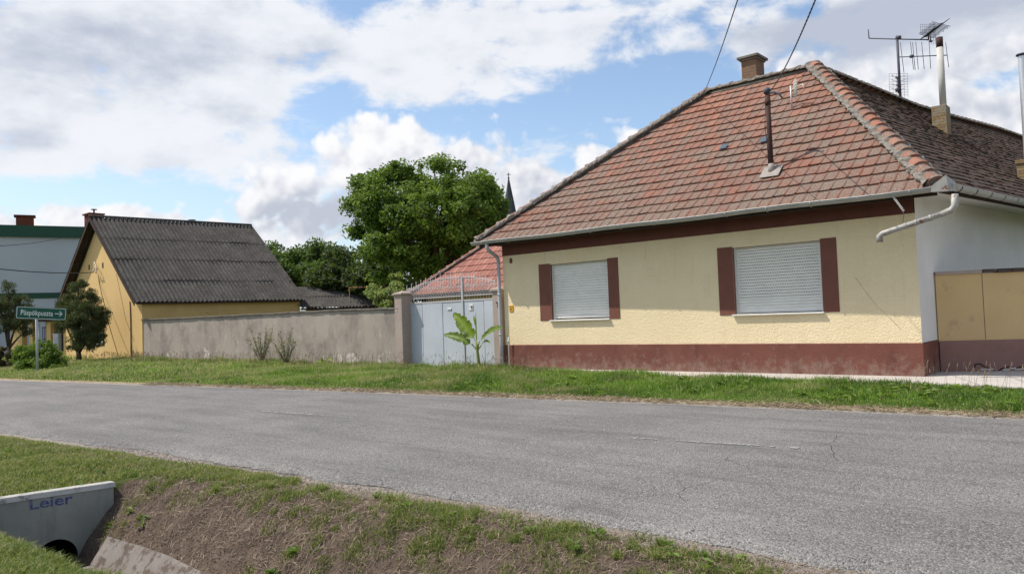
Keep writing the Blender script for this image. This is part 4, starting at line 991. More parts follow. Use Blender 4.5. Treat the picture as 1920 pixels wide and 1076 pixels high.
# ironwork
arch_px = [(757, 547), (775, 540), (795, 532), (815, 526), (838, 521.5), (862, 519.5), (885, 519.5), (905, 522), (922, 526), (938, 531)]
ar = [atY(p[0], p[1], GY) for p in arch_px]; axx = [p[0] for p in ar]; azz = [p[2] for p in ar]
def arc_z(x): return float(np.interp(x, axx, azz))
for (xa, xb, lf, nm) in ((x0g, x1g-.04, LF, 0), (x1g+.045, x2g, RFf, 1)):
    k = MB(); pts = [(x, GY, arc_z(x)) for x in np.linspace(xa-(.05 if nm == 0 else 0), xb+(.1 if nm else 0), 14)]; k.tube(pts, .013, 6)
    k.tube([(p[0], GY, p[2]-.045) for p in pts], .006, 5)
    nb = int((xb-xa)/.105)
    for i in range(nb+1):
        x = xa+(xb-xa)*i/nb; zt_ = arc_z(x)
        k.tube([(x, GY, zt_g), (x, GY, zt_+(.15 if i % 2 == 0 else .05))], [.0075, .0075], 5)
        if i % 2 == 0: k.tube([(x, GY, zt_+.10), (x, GY, zt_+.13), (x, GY, zt_+.17)], [.006, .017, .002], 6)
        if i < nb:
            xc = x+.052; zb_ = zm_g+.02
            k.tube([(xc+.040*math.cos(w)*(1-.16*j/7), GY, zb_+.07+.04*math.sin(w)*(1-.16*j/7)) for j, w in enumerate(np.linspace(-2.6, 2.8, 10))], .0065, 5)
            k.tube([(xc-.035, GY, zb_+.08), (xc-.02, GY, zb_+.15), (xc+.02, GY, zb_+.20), (xc+.035, GY, zb_+.28)], .0065, 5)
            k.tube([(xc+.030*math.cos(w), GY, zb_+.245+.03*math.sin(w)) for w in np.linspace(-1., 4.2, 8)], .006, 5)
    k.tube([(xa, GY, zm_g+.33), (xb, GY, zm_g+.33)], .007, 5)
    k.build('ironwork', M['iron'], lf)
k = MB(); a = atY(838.5, 579.5, GY-.02); k.box(a[0], a[0]+.17, GY-.03, GY-.005, a[2]-.02, a[2]+.028); k.build('letter_slot', M['frame_white'], LF, bevel=.003)
k = MB(); a = atY(879.5, 581.5, GY-.02); k.box(a[0], a[0]+.155, GY-.024, GY-.005, a[2], a[2]+.165); NP = k.build('notice_plate', M['frame_white'], RFf, bevel=.002)
k = MB(); k.box(a[0]+.095, a[0]+.14, GY-.0275, GY-.023, a[2]+.03, a[2]+.12); k.box(a[0]+.02, a[0]+.08, GY-.0275, GY-.023, a[2]+.1, a[2]+.112); k.build('plate_print', M['black'], RFf)
# pillars
def pillar(xa, xb, ya, yb, zt, label):
    T = thing('gate_pillar', ((xa+xb)/2, (ya+yb)/2, 0), label, 'gate pillar', 'concrete pillars either side of the driveway gate')
    k = MB(); k.box(xa, xb, ya, yb, -.05, zt-.1); k.build('shaft', M['pillar'], T, bevel=.012)
    k = MB(); k.box(xa-.05, xb+.05, ya-.05, yb+.05, zt-.1, zt-.045)
    xc, yc = (xa+xb)/2, (ya+yb)/2
    k.add([(xa-.05, ya-.05, zt-.045), (xb+.05, ya-.05, zt-.045), (xb+.05, yb+.05, zt-.045), (xa-.05, yb+.05, zt-.045), (xc, yc, zt+.03)], [(0, 1, 4), (1, 2, 4), (2, 3, 4), (3, 0, 4)])
    lab(k.build('cap', M['pillar'], T, bevel=.006), 'flared pyramid cap'); return T
ya_p = -.22
pxa = atY(741, 620, ya_p)[0]; pxb = atY(754.5, 620, ya_p)[0]
P1_ = pillar(pxa, pxb, ya_p, ya_p+.42, atY(748, 548, ya_p)[2]+.02, 'wide weathered concrete pillar at the left side of the driveway gate')
a = atY(741.5, 580, ya_p); k = MB(); k.tube([(a[0]+.06+.05*math.cos(w), ya_p-.004, a[2]+.07*math.sin(w)) for w in np.linspace(0, 5.5, 10)], .008, 5); k.build('cable_loop', M['pale_metal'], P1_)
rxa = atY(924.5, 600, .0)[0]
P2_ = pillar(rxa, rxa+.27, .0, .3, atY(932, 540, 0)[2]+.02, 'narrow concrete pillar squeezed between the gate and the downpipe')
a = atY(930, 566, -.01); k = MB(); k.tube([(a[0], -.006, a[2]), (a[0]+.03, -.006, a[2]-.03), (a[0]+.06, -.006, a[2]-.04)], .018, 6); k.tube([(a[0]+.06, -.006, a[2]-.09), (a[0]+.07, -.006, a[2]-.17)], [.03, .012], 6); k.build('bell_remains', M['dark_wood'], P2_)
# threshold
k = MB(); k.box(x0g-.1, x2g+.25, -.18, .4, -.05, .075); tag(k.build('threshold', M['footpath'], bevel=.01), kind='structure')

# ------------------------------------------------------------------ long grey garden wall
wx0 = -22.75; wx1 = pxa-.0; wzl = atY(260, 598.5, 0)[2]; wzr = atY(738, 576, 0)[2]
GW = thing('garden_wall', ((wx0+wx1)/2, .1, 0), 'long grey rendered garden wall between the yellow house and the gate', 'wall')
k = MB(); nseg = 60
vs = []; fs = []
for i in range(nseg+1):
    t = i/nseg; x = wx0+(wx1-wx0)*t; z = wzl+(wzr-wzl)*t-.05+(fbm(np.array([x]), np.array([0.]), 2.5, 3, 4)[0]-.5)*.05; y = (fbm(np.array([x]), np.array([9.]), 3, 2, 6)[0]-.5)*.04
    vs += [(x, y, -.1), (x, y+.02, z), (x, y+.22, z), (x, y+.24, -.1)]
for i in range(nseg):
    for j in range(3): fs.append((i*4+j, (i+1)*4+j, (i+1)*4+j+1, i*4+j+1))
fs += [(0, 1, 2, 3), (nseg*4+3, nseg*4+2, nseg*4+1, nseg*4)]
k.add(vs, fs); k.build('wall', M['conc_wall'], GW)
k = MB(); rr = random.Random(8); x = wx0
while x < wx1-.05:
    w_ = min(rr.uniform(.28, .36), wx1-x); t = (x-wx0)/(wx1-wx0); z = wzl+(wzr-wzl)*t-.052+rr.uniform(-.008, .008)+(fbm(np.array([x]), np.array([0.]), 2.5, 3, 4)[0]-.5)*.05
    k.obox((x, -.04+rr.uniform(-.01, .01), z), (w_-.008, 0, rr.uniform(-.004, .004)), (0, .3, 0), (0, 0, .05)); x += w_
k.build('coping', M['concrete_cap'], GW, bevel=.008)

# ------------------------------------------------------------------ corrugated roofs and the yellow house
def corrugated(mb, EL, ER, RL, RR, courses, pitch=.177, amp=.026, seed=1, oh=.12):
    rr = random.Random(seed); EL, ER, RL, RR = map(lambda q: np.array(q, float), (EL, ER, RL, RR))
    nrm = np.cross(ER-EL, RL-EL); nrm /= np.linalg.norm(nrm)
    if nrm[2] < 0: nrm = -nrm
    Lw = np.linalg.norm(ER-EL); nw = int(Lw/pitch*8)
    for k in range(courses):
        s0 = k/courses-(.012 if k else 0); s1 = min(1, (k+1)/courses+.02); vs = []
        for i in range(nw+1):
            c = i/nw; w = amp*math.cos(c*Lw/pitch*2*math.pi); sheet = int(c*Lw/.92); rj = random.Random(sheet*7+k); dj = rj.uniform(-.012, .012)
            e = .05*rj.random()
            for q_, (s, lift) in enumerate(((s0-e/8, .034), (s0+.5*(s1-s0), .018), (s1, .0))):
                vs.append(lerp(lerp(EL, ER, c), lerp(RL, RR, c), s)+nrm*(w+lift+dj))
            vs.append(np.array(vs[-3])-nrm*.014)
        fs = []
        for i in range(nw):
            a = i*4; b = a+4; fs += [(a, b, b+1, a+1), (a+1, b+1, b+2, a+2), (a+3, b+3, b, a)]
        mb.add(vs, fs, smooth=False)
YC = V(-22.66, -.02, 0); YD = V(.155, .988, 0)
yw = 9.5; ya = YC+V(-4.85, 0, 0); y_end = 7.85
YH = thing('corrugated_roof_house', YC+V(-4.8, 4, 0), 'yellow gabled house with steep dark corrugated roof at the left', 'house')
eav = 2.93; apz = 7.35
k = MB(); gl = YC+V(-yw, 0, 0)
k.add([YC+V(0, 0, -.1), gl+V(0, 0, -.1), gl+V(0, 0, eav-.15), ya+V(0, 0, apz-.25), YC+V(0, 0, eav-.05)], [(0, 4, 3, 2, 1)])
k.build('gable_wall', M['ochre'], YH)
k = MB(); k.add([YC+V(.0, 0, -.1), YC+YD*y_end+V(0, 0, -.1), YC+YD*y_end+V(0, 0, eav-.02), YC+V(0, 0, eav-.02)], [(0, 1, 2, 3)])
k.add([YC+YD*y_end+V(0, 0, -.1), gl+YD*y_end+V(0, 0, -.1), gl+YD*y_end+V(0, 0, eav-.15), ya+YD*y_end+V(0, 0, apz-.25), YC+YD*y_end+V(0, 0, eav-.02)], [(0, 1, 2, 3, 4)])
k.add([gl+V(0, 0, -.1), gl+V(0, 0, eav), gl+YD*y_end+V(0, 0, eav), gl+YD*y_end+V(0, 0, -.1)], [(0, 1, 2, 3)])
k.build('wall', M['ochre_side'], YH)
oh = .45; k = MB()
eR0 = YC+V(.28, 0, eav-.12)-YD*oh; eR1 = YC+V(.28, 0, eav-.12)+YD*(y_end+.12); r0 = ya+V(0, 0, apz)-YD*oh; r1 = ya+V(0, 0, apz-.06)+YD*(y_end+.12)
eL0 = gl+V(-.3, 0, eav-.12)-YD*oh; eL1 = gl+V(-.3, 0, eav-.12)+YD*(y_end+.12)
corrugated(k, eR0, eR1, r0, r1, 4, .205, .046, 1); corrugated(k, eL1, eL0, r1, r0, 4, .205, .046, 2)
YR = k.build('roof', M['corr'], YH)
k = MB(); k.tube([r0+V(0, 0, .05), r1+V(0, 0, .05)], .06, 8); k.build('ridge_cap', M['corr'], YR)
k = MB(); d = (r0-eR0); k.obox(eR0+V(0, 0, -.02), d, YD*.03, (0, 0, -.16)); d = (r0-eL0); k.obox(eL0+V(0, 0, -.02), d, YD*.03, (0, 0, -.2))
k.add([eR0+V(0, 0, -.04), r0+V(0, 0, -.04), ya+V(0, 0, apz-.04), YC+V(.28, 0, eav-.16)], [(0, 1, 2, 3)]); k.add([eL0+V(0, 0, -.04), r0+V(0, 0, -.04), ya+V(0, 0, apz-.04), gl+V(-.3, 0, eav-.16)], [(3, 2, 1, 0)])
k.obox(eR0+V(-.02, .1, -.10), (eR1-eR0)*.97, (-.03, 0, 0), (0, 0, .09))
k.add([eR0+V(-.05, 0, -.06), eR1+V(-.05, 0, -.06), YC+YD*y_end+V(0, 0, eav), YC+V(0, 0, eav)], [(3, 2, 1, 0)])
lab(k.build('bargeboard', M['dark_wood'], YH), 'dark stained bargeboards and soffit')
def gp(px, py, off=0.): return atY(px, py, -.02-off)
for (px, py) in ((166.5, 506), (192, 502.5)):
    q = gp(px, py); k = MB(); k.box(q[0], q[0]+.14, -.035, .0, q[2]-.0, q[2]+.26); lab(k.build('attic_vent', M['rust'], YH), 'small brown attic vent')
q = gp(195, 647); k = MB(); k.box(q[0]-1.3, q[0]+.06, -.05, -.01, q[2], q[2]+1.15); GWn = k.build('window', M['rebar'], YH)
k = MB()
for i in range(14): k.obox((q[0]-1.24, -.07, q[2]+.05+i*.075), (1.24, 0, 0), (0, .02, .01), (0, 0, .06))
k.build('shutter', M['frame_white'], GWn)
k = MB(); c_ = gp(177, 505, .05)
k.tube([gp(176.5, 490, .03), gp(179, 497, .2), gp(181.5, 505, .25), gp(180, 513, .15)], .018, 6); k.tube([gp(176.5, 490, .03), gp(176, 500, .12), gp(178, 509, .2)], .012, 6)
for dx, dy in ((-3, 7), (2, 8), (4, 3), (-1, 3)): p = gp(178+dx, 503+dy, .2); k.tube([p, p+V(0, 0, .09)], [.05, .035], 8)
k.build('insulator_bracket', M['pale_metal'], YH)
k = MB(); pt = [gp(183.5, 515, .03), gp(186, 530, .015), gp(191, 553, .015), gp(197, 575, .015), gp(203, 605, .015), gp(222, 668, .015)]
k.tube(pt, .012, 5); k.tube([gp(243.5, 565, .03), gp(245, 600, .03), gp(246, 672, .03)], .025, 6); k.tube([gp(218, 513, .01), gp(236, 600, .01), gp(252, 640, .01)], .006, 5)
lab(k.build('wall_cable', M['rust'], YH), 'cables and rusty downpipe fixed to the gable')
# chimneys behind the ridge
q = atY(171, 404, 1.3); k = MB(); k.box(q[0]-.45, q[0]+.35, 1.1, 1.8, 5.8, q[2]+.02); k.box(q[0]-.53, q[0]+.43, 1.02, 1.88, q[2]+.02, q[2]+.10)
ch = k.build('chimney', M['brick_red'], YH, uv=True); lab(ch, 'dark brick chimney at the gable end of the ridge')
k = MB(); k.tube([(q[0], 1.45, q[2]+.1), (q[0], 1.45, q[2]+.33)], .05, 8); k.tube([(q[0], 1.45, q[2]+.33), (q[0], 1.45, q[2]+.36)], .17, 8); k.build('chimney_cowl', M['dark_metal'], ch)
q = atY(363, 418, 6.); k = MB(); k.box(q[0]-.5, q[0]+.4, 5.6, 6.2, 5.8, q[2]); ch2 = k.build('chimney', M['concrete_cap'], YH); lab(ch2, 'low chimney near the middle of the ridge')
k = MB(); k.tube([(q[0], 5.9, q[2]), (q[0], 5.9, q[2]+.14)], .05, 8); k.tube([(q[0], 5.9, q[2]+.14), (q[0], 5.9, q[2]+.17)], .22, 8); k.build('chimney_cowl', M['dark_metal'], ch2)

# low shed beyond it
SB = YC+YD*(y_end+.05)
SH = thing('garden_shed', SB+YD*2.5, 'low ochre shed with shallow corrugated roof behind the grey garden wall', 'shed')
k = MB(); k.add([SB+V(0, .3, -.1), SB+YD*5+V(0, 0, -.1), SB+YD*5+V(0, 0, 2.35), SB+V(0, .3, 2.35)], [(0, 1, 2, 3)])
k.add([SB+YD*5+V(0, 0, -.1), SB+YD*5+V(-4, 0, -.1), SB+YD*5+V(-4, 0, 2.9), SB+YD*5+V(0, 0, 2.35)], [(0, 1, 2, 3)]); k.obox(SB+V(-3.2, .1, -.1)-YD*.1, (3.38, 0, 0), YD*5.6, (0, 0, 2.33)); k.build('wall', M['ochre_side'], SH)
k = MB(); e0 = SB+V(.35, .0, 2.38)-YD*.2; e1 = SB+V(.35, 0, 2.38)+YD*5.6; corrugated(k, e0, e1, e0+V(-3.2, 0, 1.25), e1+V(-3.4, -1.0, 1.25), 2, .205, .046, 4)
k.build('roof', M['corr'], SH)
k = MB(); k.obox(e0+V(-.03, 0, -.12), (e1-e0), (-.03, 0, 0), (0, 0, .1)); k.build('fascia', M['dark_wood'], SH)

# ------------------------------------------------------------------ grey hall with green bands
hx0 = atD(-60, 430, 56.); hx1 = atD(172, 430, 60.)
hA = V(*[hx0[0], hx0[1], 0]); hB = V(*[hx1[0], hx1[1], 0]); hd = (hB-hA)/np.linalg.norm(hB-hA); hA = hA-hd*6; hB = hB+hd*8; hn = V(-hd[1], hd[0], 0)
if hn[1] < 0: hn = -hn
HL = thing('grey_hall', lerp(hA, hB, .5), 'large pale grey building with dark green roof edge behind the yellow house', 'building')
def hpl(px, py): n_ = np.cross(hd, V(0, 0, 1)); dd = _ray(px, py); return CO+dd*(((hA-CO)@n_)/(dd@n_))
ztop = hpl(80, 424)[2]; zb1 = hpl(80, 445)[2]; zb2 = hpl(110, 548.5)[2]; zb3 = hpl(110, 558.5)[2]
Lh = np.linalg.norm(hB-hA)
k = MB(); k.obox(hA, hd*Lh, hn*10, (0, 0, zb1)); k.build('wall', M['hall_wall'], HL)
k = MB(); k.obox(hA-hn*.25+V(0, 0, zb1), hd*Lh, hn*10.5, (0, 0, ztop-zb1)); lab(k.build('roof', M['green_band'], HL), 'dark green flat roof edge')
k = MB(); k.obox(hA-hn*.08+V(0, 0, zb3), hd*Lh, hn*.08, (0, 0, zb2-zb3)); lab(k.build('string_course', M['green_band'], HL), 'dark green band between the storeys')
q = hpl(45, 422); k = MB(); tz = hpl(45, 403)[2]
k.obox(q+hn*1-hd*.55+V(0, 0, -.3), hd*1.15, hn*.8, (0, 0, tz-q[2]+.3)); hc = k.build('chimney', M['brick_red'], HL, uv=True)
k = MB(); k.obox(q+hn*.9-hd*.68+V(0, 0, tz-q[2]), hd*1.4, hn*1., (0, 0, .12)); k.build('chimney_cap', M['brick_red'], hc, uv=True)
# ------------------------------------------------------------------ yellow porch house
pA = atD(22, 640, 44.); pB = atD(124, 640, 43.)
pA = V(pA[0], pA[1], 0); pB = V(pB[0], pB[1], 0); pd = (pB-pA)/np.linalg.norm(pB-pA); Lp = np.linalg.norm(pB-pA); pn = V(-pd[1], pd[0], 0)
if pn@(-CF) < 0: pn = -pn
PH = thing('porch_house', lerp(pA, pB, .5), 'small yellow porch with square columns and dark grilles behind the road sign', 'porch')
def ppl(px, py, off=0): o0 = pA+pn*off; dd = _ray(px, py); return CO+dd*(((o0-CO)@pn)/(dd@pn))
pzt = ppl(80, 602)[2]
k = MB(); k.obox(pA-pn*2.5+V(0, 0, -.1), pd*Lp, pn*.2, (0, 0, pzt+.1)); k.build('back_wall', M['dark_wood'], PH)
k = MB()
for a, b in ((22, 41), (55, 61), (87, 95), (119, 126)):
    u0 = (ppl(a, 630)-pA)@pd; u1 = (ppl(b, 630)-pA)@pd; k.obox(pA+pd*u0-pn*.35+V(0, 0, -.1), pd*(u1-u0), pn*.35, (0, 0, pzt+.05))
u0 = (ppl(55, 630)-pA)@pd; k.obox(pA+pd*0-pn*.35+V(0, 0, -.1), pd*Lp, pn*.33, (0, 0, .6))
k.build('column', M['ochre'], PH)
k = MB(); k.obox(pA-pn*2.8-pd*.3+V(0, 0, pzt), pd*(Lp+.8), pn*3.1, (0, 0, .16)); k.build('roof', M['dark_wood'], PH)
k = MB()
for a, b in ((76, 87), (99, 119)):
    u0 = (ppl(a, 630)-pA)@pd; u1 = (ppl(b, 630)-pA)@pd; n_ = int((u1-u0)/.12)
    for i in range(n_+1):
        b0 = pA+pd*(u0+(u1-u0)*i/n_)-pn*.15; k.tube([b0+V(0, 0, .4), b0+V(0, 0, 1.9)], .018, 5)
    for z in (.5, 1.2, 1.85): k.tube([pA+pd*u0-pn*.15+V(0, 0, z), pA+pd*u1-pn*.15+V(0, 0, z)], .022, 5)
k.build('grille', M['dark_metal'], PH)
k = MB(); q = ppl(73, 640, .02); k.tube([q+V(0, 0, -1.4), q+V(0, 0, 1.0)], .05, 8); lab(k.build('downpipe', M['frame_white'], PH), 'white downpipe')
q = atD(99.5, 646, 36.); k = MB(); q[2] = 0
CB = thing('utility_cabinet', q, 'light grey utility cabinet standing behind the green hedge', 'cabinet')
zc = atD(103, 627, 36.)[2]; cw = 10/FPX*36
k = MB(); k.obox(q, CR*V(1, 1, 0)*cw, V(CF[0], CF[1], 0)*.25, (0, 0, zc)); k.build('body', M['grey_box'], CB, bevel=.01)
k = MB(); k.obox(q+V(0, 0, zc)-CR*V(1, 1, 0)*.02-V(CF[0], CF[1], 0)*.02, CR*V(1, 1, 0)*(cw+.04), V(CF[0], CF[1], 0)*.29, (0, 0, .04)); k.build('lid', M['grey_box'], CB)
k = MB(); k.obox(q+CR*V(1, 1, 0)*.03-V(CF[0], CF[1], 0)*.008+V(0, 0, .3), CR*V(1, 1, 0)*(cw-.06), V(CF[0], CF[1], 0)*.01, (0, 0, zc-.4)); k.build('door', M['galv'], CB)

# wires on the left
w0 = atD(-30, 501, 30.); w1 = gp(175, 511, .2); cable('overhead_cable', [w0, lerp(w0, w1, .5)+V(0, 0, -.10), w1], .022, 'thin black wire running to the insulators on the yellow gable')
w0 = atD(-30, 461.5, 40.); w1 = hpl(118, 445)-hn*.05; cable('overhead_cable', [w0, lerp(w0, w1, .5)+V(0, 0, -.16), w1], .02, 'thin black wire crossing the wall of the grey hall')

# ------------------------------------------------------------------ tiled house behind the gate
TH = thing('tiled_outbuilding', (-5, 12, 0), 'rear house with pale red tiled hipped roof seen over the driveway gate', 'house')
k = MB(); e0 = V(-11.55, 6.75, 2.62); e1 = V(1.5, 6.75, 2.62); kk = 4.6
tile_slope(k, e0, e1, e0+V(kk, kk, kk*.86), V(1.5-.5, 6.75+kk, 2.62+kk*.86), 14, .24, .035, True, .006, 6)
tile_slope(k, e0+V(0, 9.2, 0), e0, e0+V(kk, kk+.1, kk*.86), e0+V(kk, kk, kk*.86), 14, .24, .035, True, .006, 7)
TR = k.build('roof', M['tiles_rear'], TH)
cm = MB(); mo = MB(); ridge_caps(cm, mo, e0+V(.02, .02, .05), e0+V(kk, kk, kk*.86+.05), .38, .12, 9, mort=.14); cm.build('ridge_caps', M['tiles_rear'], TR); mo.build('mortar_bed', M['mortar'], TR)
k = MB(); k.box(-11.1, 1.5, 7.2, 7.4, -.1, 2.62); k.box(-11.1, -10.9, 7.2, 15.4, -.1, 2.62); k.build('wall', M['ochre_side'], TH)
k = MB(); k.add([e0+V(0, 0, -.02), e1+V(0, 0, -.02), V(1.5, 7.3, 2.6), V(-11.1, 7.3, 2.6)], [(0, 1, 2, 3)]); k.box(-11.5, 1.5, 6.72, 6.76, 2.48, 2.64); k.build('eave_board', M['dark_wood'], TH)

# church spire
q = atD(961, 540, 160.); sx, sy = q[0], q[1]; zt_ = atD(961, 333, 160.)[2]; zb_ = atD(961, 385, 160.)[2]; zc_ = atD(961, 322, 160.)[2]
CH = thing('church_spire', (sx, sy, 0), 'slender dark church spire with a cross rising behind the walnut tree', 'church')
def cone(mb, x, y, r0, z0, r1, z1, n=8):
    vs = [(x+r0*math.cos(2*math.pi*i/n+.3), y+r0*math.sin(2*math.pi*i/n+.3), z0) for i in range(n)]+[(x+r1*math.cos(2*math.pi*i/n+.3), y+r1*math.sin(2*math.pi*i/n+.3), z1) for i in range(n)]
    mb.add(vs, [(i, (i+1) % n, n+(i+1) % n, n+i) for i in range(n)]+[tuple(range(n, 2*n))])
k = MB(); cone(k, sx, sy, 1.9, zb_-4, 1.15, zb_+.3); cone(k, sx, sy, 1.15, zb_+.3, .12, zt_); k.build('spire', M['slate'], CH)
k = MB(); k.box(sx-2.2, sx+2.2, sy-2.2, sy+2.2, 0, zb_-4); k.build('tower', M['white_wall'], CH)
k = MB(); k.tube([(sx, sy, zt_-.1), (sx, sy, zc_)], .09, 6); k.obox(V(sx, sy, zt_+.75)-CR*V(1, 1, 0)*.4, CR*V(1, 1, 0)*.8, V(0, .1, 0), (0, 0, .14)); k.tube([(sx, sy, zt_-.05), (sx, sy, zt_+.12), (sx, sy, zt_+.3)], [.08, .26, .08], 8); k.build('cross', M['dark_metal'], CH)

# ------------------------------------------------------------------ road sign
sg = atZ(70, 700, .02); SGx, SGy = sg[0], sg[1]
SG = thing('road_sign', (SGx, SGy, 0), 'dark green direction sign with white lettering on a grey pole', 'road sign')
ptop = atD(77, 598, np.dot(sg-CO, CF))
k = MB(); k.tube([(SGx, SGy, -.1), (SGx, SGy, ptop[2]+.35)], .048, 10); k.build('pole', M['galv'], SG)
n_ = V(1, 0, 0)
def sgp(px, py): dd = _ray(px, py); return CO+dd*((SGx+.06-CO[0])/dd[0])
c00 = sgp(29, 597); c10 = sgp(123, 600.5); c11 = sgp(123, 578.5); c01 = sgp(29, 573.5)
sex = (c10-c00); Ls = np.linalg.norm(sex); sex /= Ls; hs = (np.linalg.norm(c01-c00)+np.linalg.norm(c11-c10))/2; sez = np.cross(V(1, 0, 0), sex); sez = sez if sez[2] > 0 else -sez
def rrect(w, h, r, n=5):
    out = []
    for cx, cy, a0 in ((w-r, h-r, 0), (r, h-r, 90), (r, r, 180), (w-r, r, 270)):
        for i in range(n+1): a = rad(a0+90*i/n); out.append((cx+r*math.cos(a), cy+r*math.sin(a)))
    return out
def plate(mb, org, ex, ez, w, h, r, t0, t1):
    pts = rrect(w, h, r); n = len(pts); nx = np.cross(ex, ez)
    vs = [org+ex*a+ez*b+nx*t0 for a, b in pts]+[org+ex*a+ez*b+nx*t1 for a, b in pts]
    mb.add(vs, [tuple(range(n-1, -1, -1)), tuple(range(n, 2*n))]+[(i, (i+1) % n, n+(i+1) % n, n+i) for i in range(n)])
k = MB(); plate(k, c00, sex, sez, Ls, hs, .06, 0, .012); SP = k.build('sign_panel', M['sign_green'], SG)
k = MB(); nx = np.cross(sex, sez); pts = rrect(Ls-.03, hs-.03, .05); pin = rrect(Ls-.066, hs-.066, .035); n = len(pts)
vs = [c00+sex*(a+.015)+sez*(b+.015)+nx*.0155 for a, b in pts]+[c00+sex*(a+.033)+sez*(b+.033)+nx*.0155 for a, b in pin]
k.add(vs, [(i, (i+1) % n, n+(i+1) % n, n+i) for i in range(n)]); k.build('border', M['sign_white'], SP)
tsz = hs*.60
tmb = text_mb('Püspökpuszta', tsz, (0, 0, 0), (1, 0, 0), (0, 1, 0), .001, .004, 1.06)
w_t = max(v[0] for v in tmb.v); sc_ = (Ls*.645)/w_t
t2 = MB(); t2.add([c00+sex*(Ls*.085+v[0]*sc_)+sez*(hs*.32+v[1])+nx*(.0150+v[2]) for v in tmb.v], tmb.f); t2.build('lettering', M['sign_white'], SP)
k = MB()
def bar(p, q, w):
    p = np.array(p); q = np.array(q); d = (q-p)/np.linalg.norm(q-p); s_ = V(-d[1], d[0])*w/2 if False else np.array([-d[1], d[0]])*w/2
    c4 = [p-s_, q-s_, q+s_, p+s_]; k.add([c00+sex*a[0]+sez*a[1]+nx*.0165 for a in c4], [(0, 1, 2, 3)])
ax0, ax1, ym = Ls*.765, Ls*.915, hs*.52
bar((ax0, ym), (ax1, ym), hs*.07); bar((ax1-hs*.20, ym+hs*.20), (ax1+.01, ym), hs*.07); bar((ax1-hs*.20, ym-hs*.20), (ax1+.01, ym), hs*.07)
k.build('arrow', M['sign_white'], SP)

# ------------------------------------------------------------------ culvert headwall
hw_t = .13; X0 = HWX-hw_t/2; X1 = HWX+hw_t/2
a = atX(0, 937, X1); b_ = atX(213, 906, X1)
HW = thing('culvert_headwall', (HWX, -13.6, 0), 'grey concrete culvert headwall with blue stencilled lettering across the ditch', 'headwall')
yA, yB = -15.6, b_[1]; zt = (a[2]+b_[2])/2
hc_ = atX(105, 1050, X1); hr = .20
k = MB(); n = 32
def hz(y): return .012+a[2]+(b_[2]-a[2])*(y-a[1])/(b_[1]-a[1])
S_ = .36; circ = [(hc_[1]+hr*math.cos(2*math.pi*i/n), hc_[2]+hr*math.sin(2*math.pi*i/n)) for i in range(n)]
sq = []
for i in range(n):
    c, s = math.cos(2*math.pi*i/n), math.sin(2*math.pi*i/n); m_ = max(abs(c), abs(s)); sq.append((hc_[1]+S_*c/m_, hc_[2]+S_*s/m_))
vs = [(X1, *p) for p in circ]+[(X1, *p) for p in sq]; k.add(vs, [(i, (i+1) % n, n+(i+1) % n, n+i) for i in range(n)])
y0_, y1_, z0_, z1_ = hc_[1]-S_, hc_[1]+S_, hc_[2]-S_, hc_[2]+S_
def fq(ya, yb, za, zb): k.add([(X1, ya, za(ya) if callable(za) else za), (X1, yb, za(yb) if callable(za) else za), (X1, yb, zb(yb) if callable(zb) else zb), (X1, ya, zb(ya) if callable(zb) else zb)], [(0, 1, 2, 3)])
ht = lambda y: hz(y)-.05
fq(yA, y0_, -1.6, ht); fq(y1_, yB, -1.6, ht); fq(y0_, y1_, z1_, ht); fq(y0_, y1_, -1.6, z0_)
k.add([(X1, yB, -1.6), (X0, yB, -1.6), (X0, yB, ht(yB)), (X1, yB, ht(yB))], [(0, 1, 2, 3)]); k.add([(X0, yA, z1_), (X0, yB, z1_), (X0, yB, ht(yB)), (X0, yA, ht(yA))], [(3, 2, 1, 0)])
k.build('slab', M['headwall'], HW)
k = MB(); P_ = [(X0-.01, yA, hz(yA)-.05), (X1+.012, yA, hz(yA)-.05), (X1+.012, yB+.02, hz(yB)-.05), (X0-.01, yB+.02, hz(yB)-.05)]
k.add(P_+[(p[0]+(.012 if i in (0, 3) else -.02), p[1], p[2]+.05) for i, p in enumerate(P_)], [(0, 3, 2, 1), (4, 5, 6, 7), (0, 1, 5, 4), (1, 2, 6, 5), (2, 3, 7, 6), (3, 0, 4, 7)])
k.build('coping', M['head_top'], HW, bevel=.004)
k = MB(); ring = []
for X in (X1, X1-3.): ring += [(X, *p) for p in circ]
k.add(ring, [(i, n+i, n+(i+1) % n, (i+1) % n) for i in range(n)]+[tuple(range(2*n-1, n-1, -1))]); k.build('pipe', M['black'], HW)
# stencil lettering, letter by letter in thick bars with bridges
p0 = atX(56, 955, X1+.002); p1 = atX(136, 930, X1+.002); lw = (p1[1]-p0[1]); lh = atX(58, 936, X1)[2]-p0[2]
tmb = text_mb('Leier', 1.0, (0, 0, 0), (1, 0, 0), (0, 1, 0), .0005, .012); mxx = max(v[0] for v in tmb.v); mnx = min(v[0] for v in tmb.v); mzz = max(v[1] for v in tmb.v)
def hzz(y): return (hz(y)-hz(p0[1]))
k = MB(); k.add([(X1+.003+v[2], p0[1]+(v[0]-mnx)/(mxx-mnx)*lw, p0[2]+.0+hzz(p0[1]+(v[0]-mnx)/(mxx-mnx)*lw)*1.+v[1]/mzz*lh*1.05) for v in tmb.v], tmb.f); k.build('lettering', M['stencil'], HW)
ct = MB()       # the stencil's bridges: thin gaps of bare concrete
for fr_ in (.255, .555):
    yy = p0[1]+lw*(fr_+.055); ct.box(X1+.0045, X1+.006, yy-.11*lw, yy+.11*lw, p0[2]+lh*.33+hzz(yy), p0[2]+lh*.40+hzz(yy)) if False else None

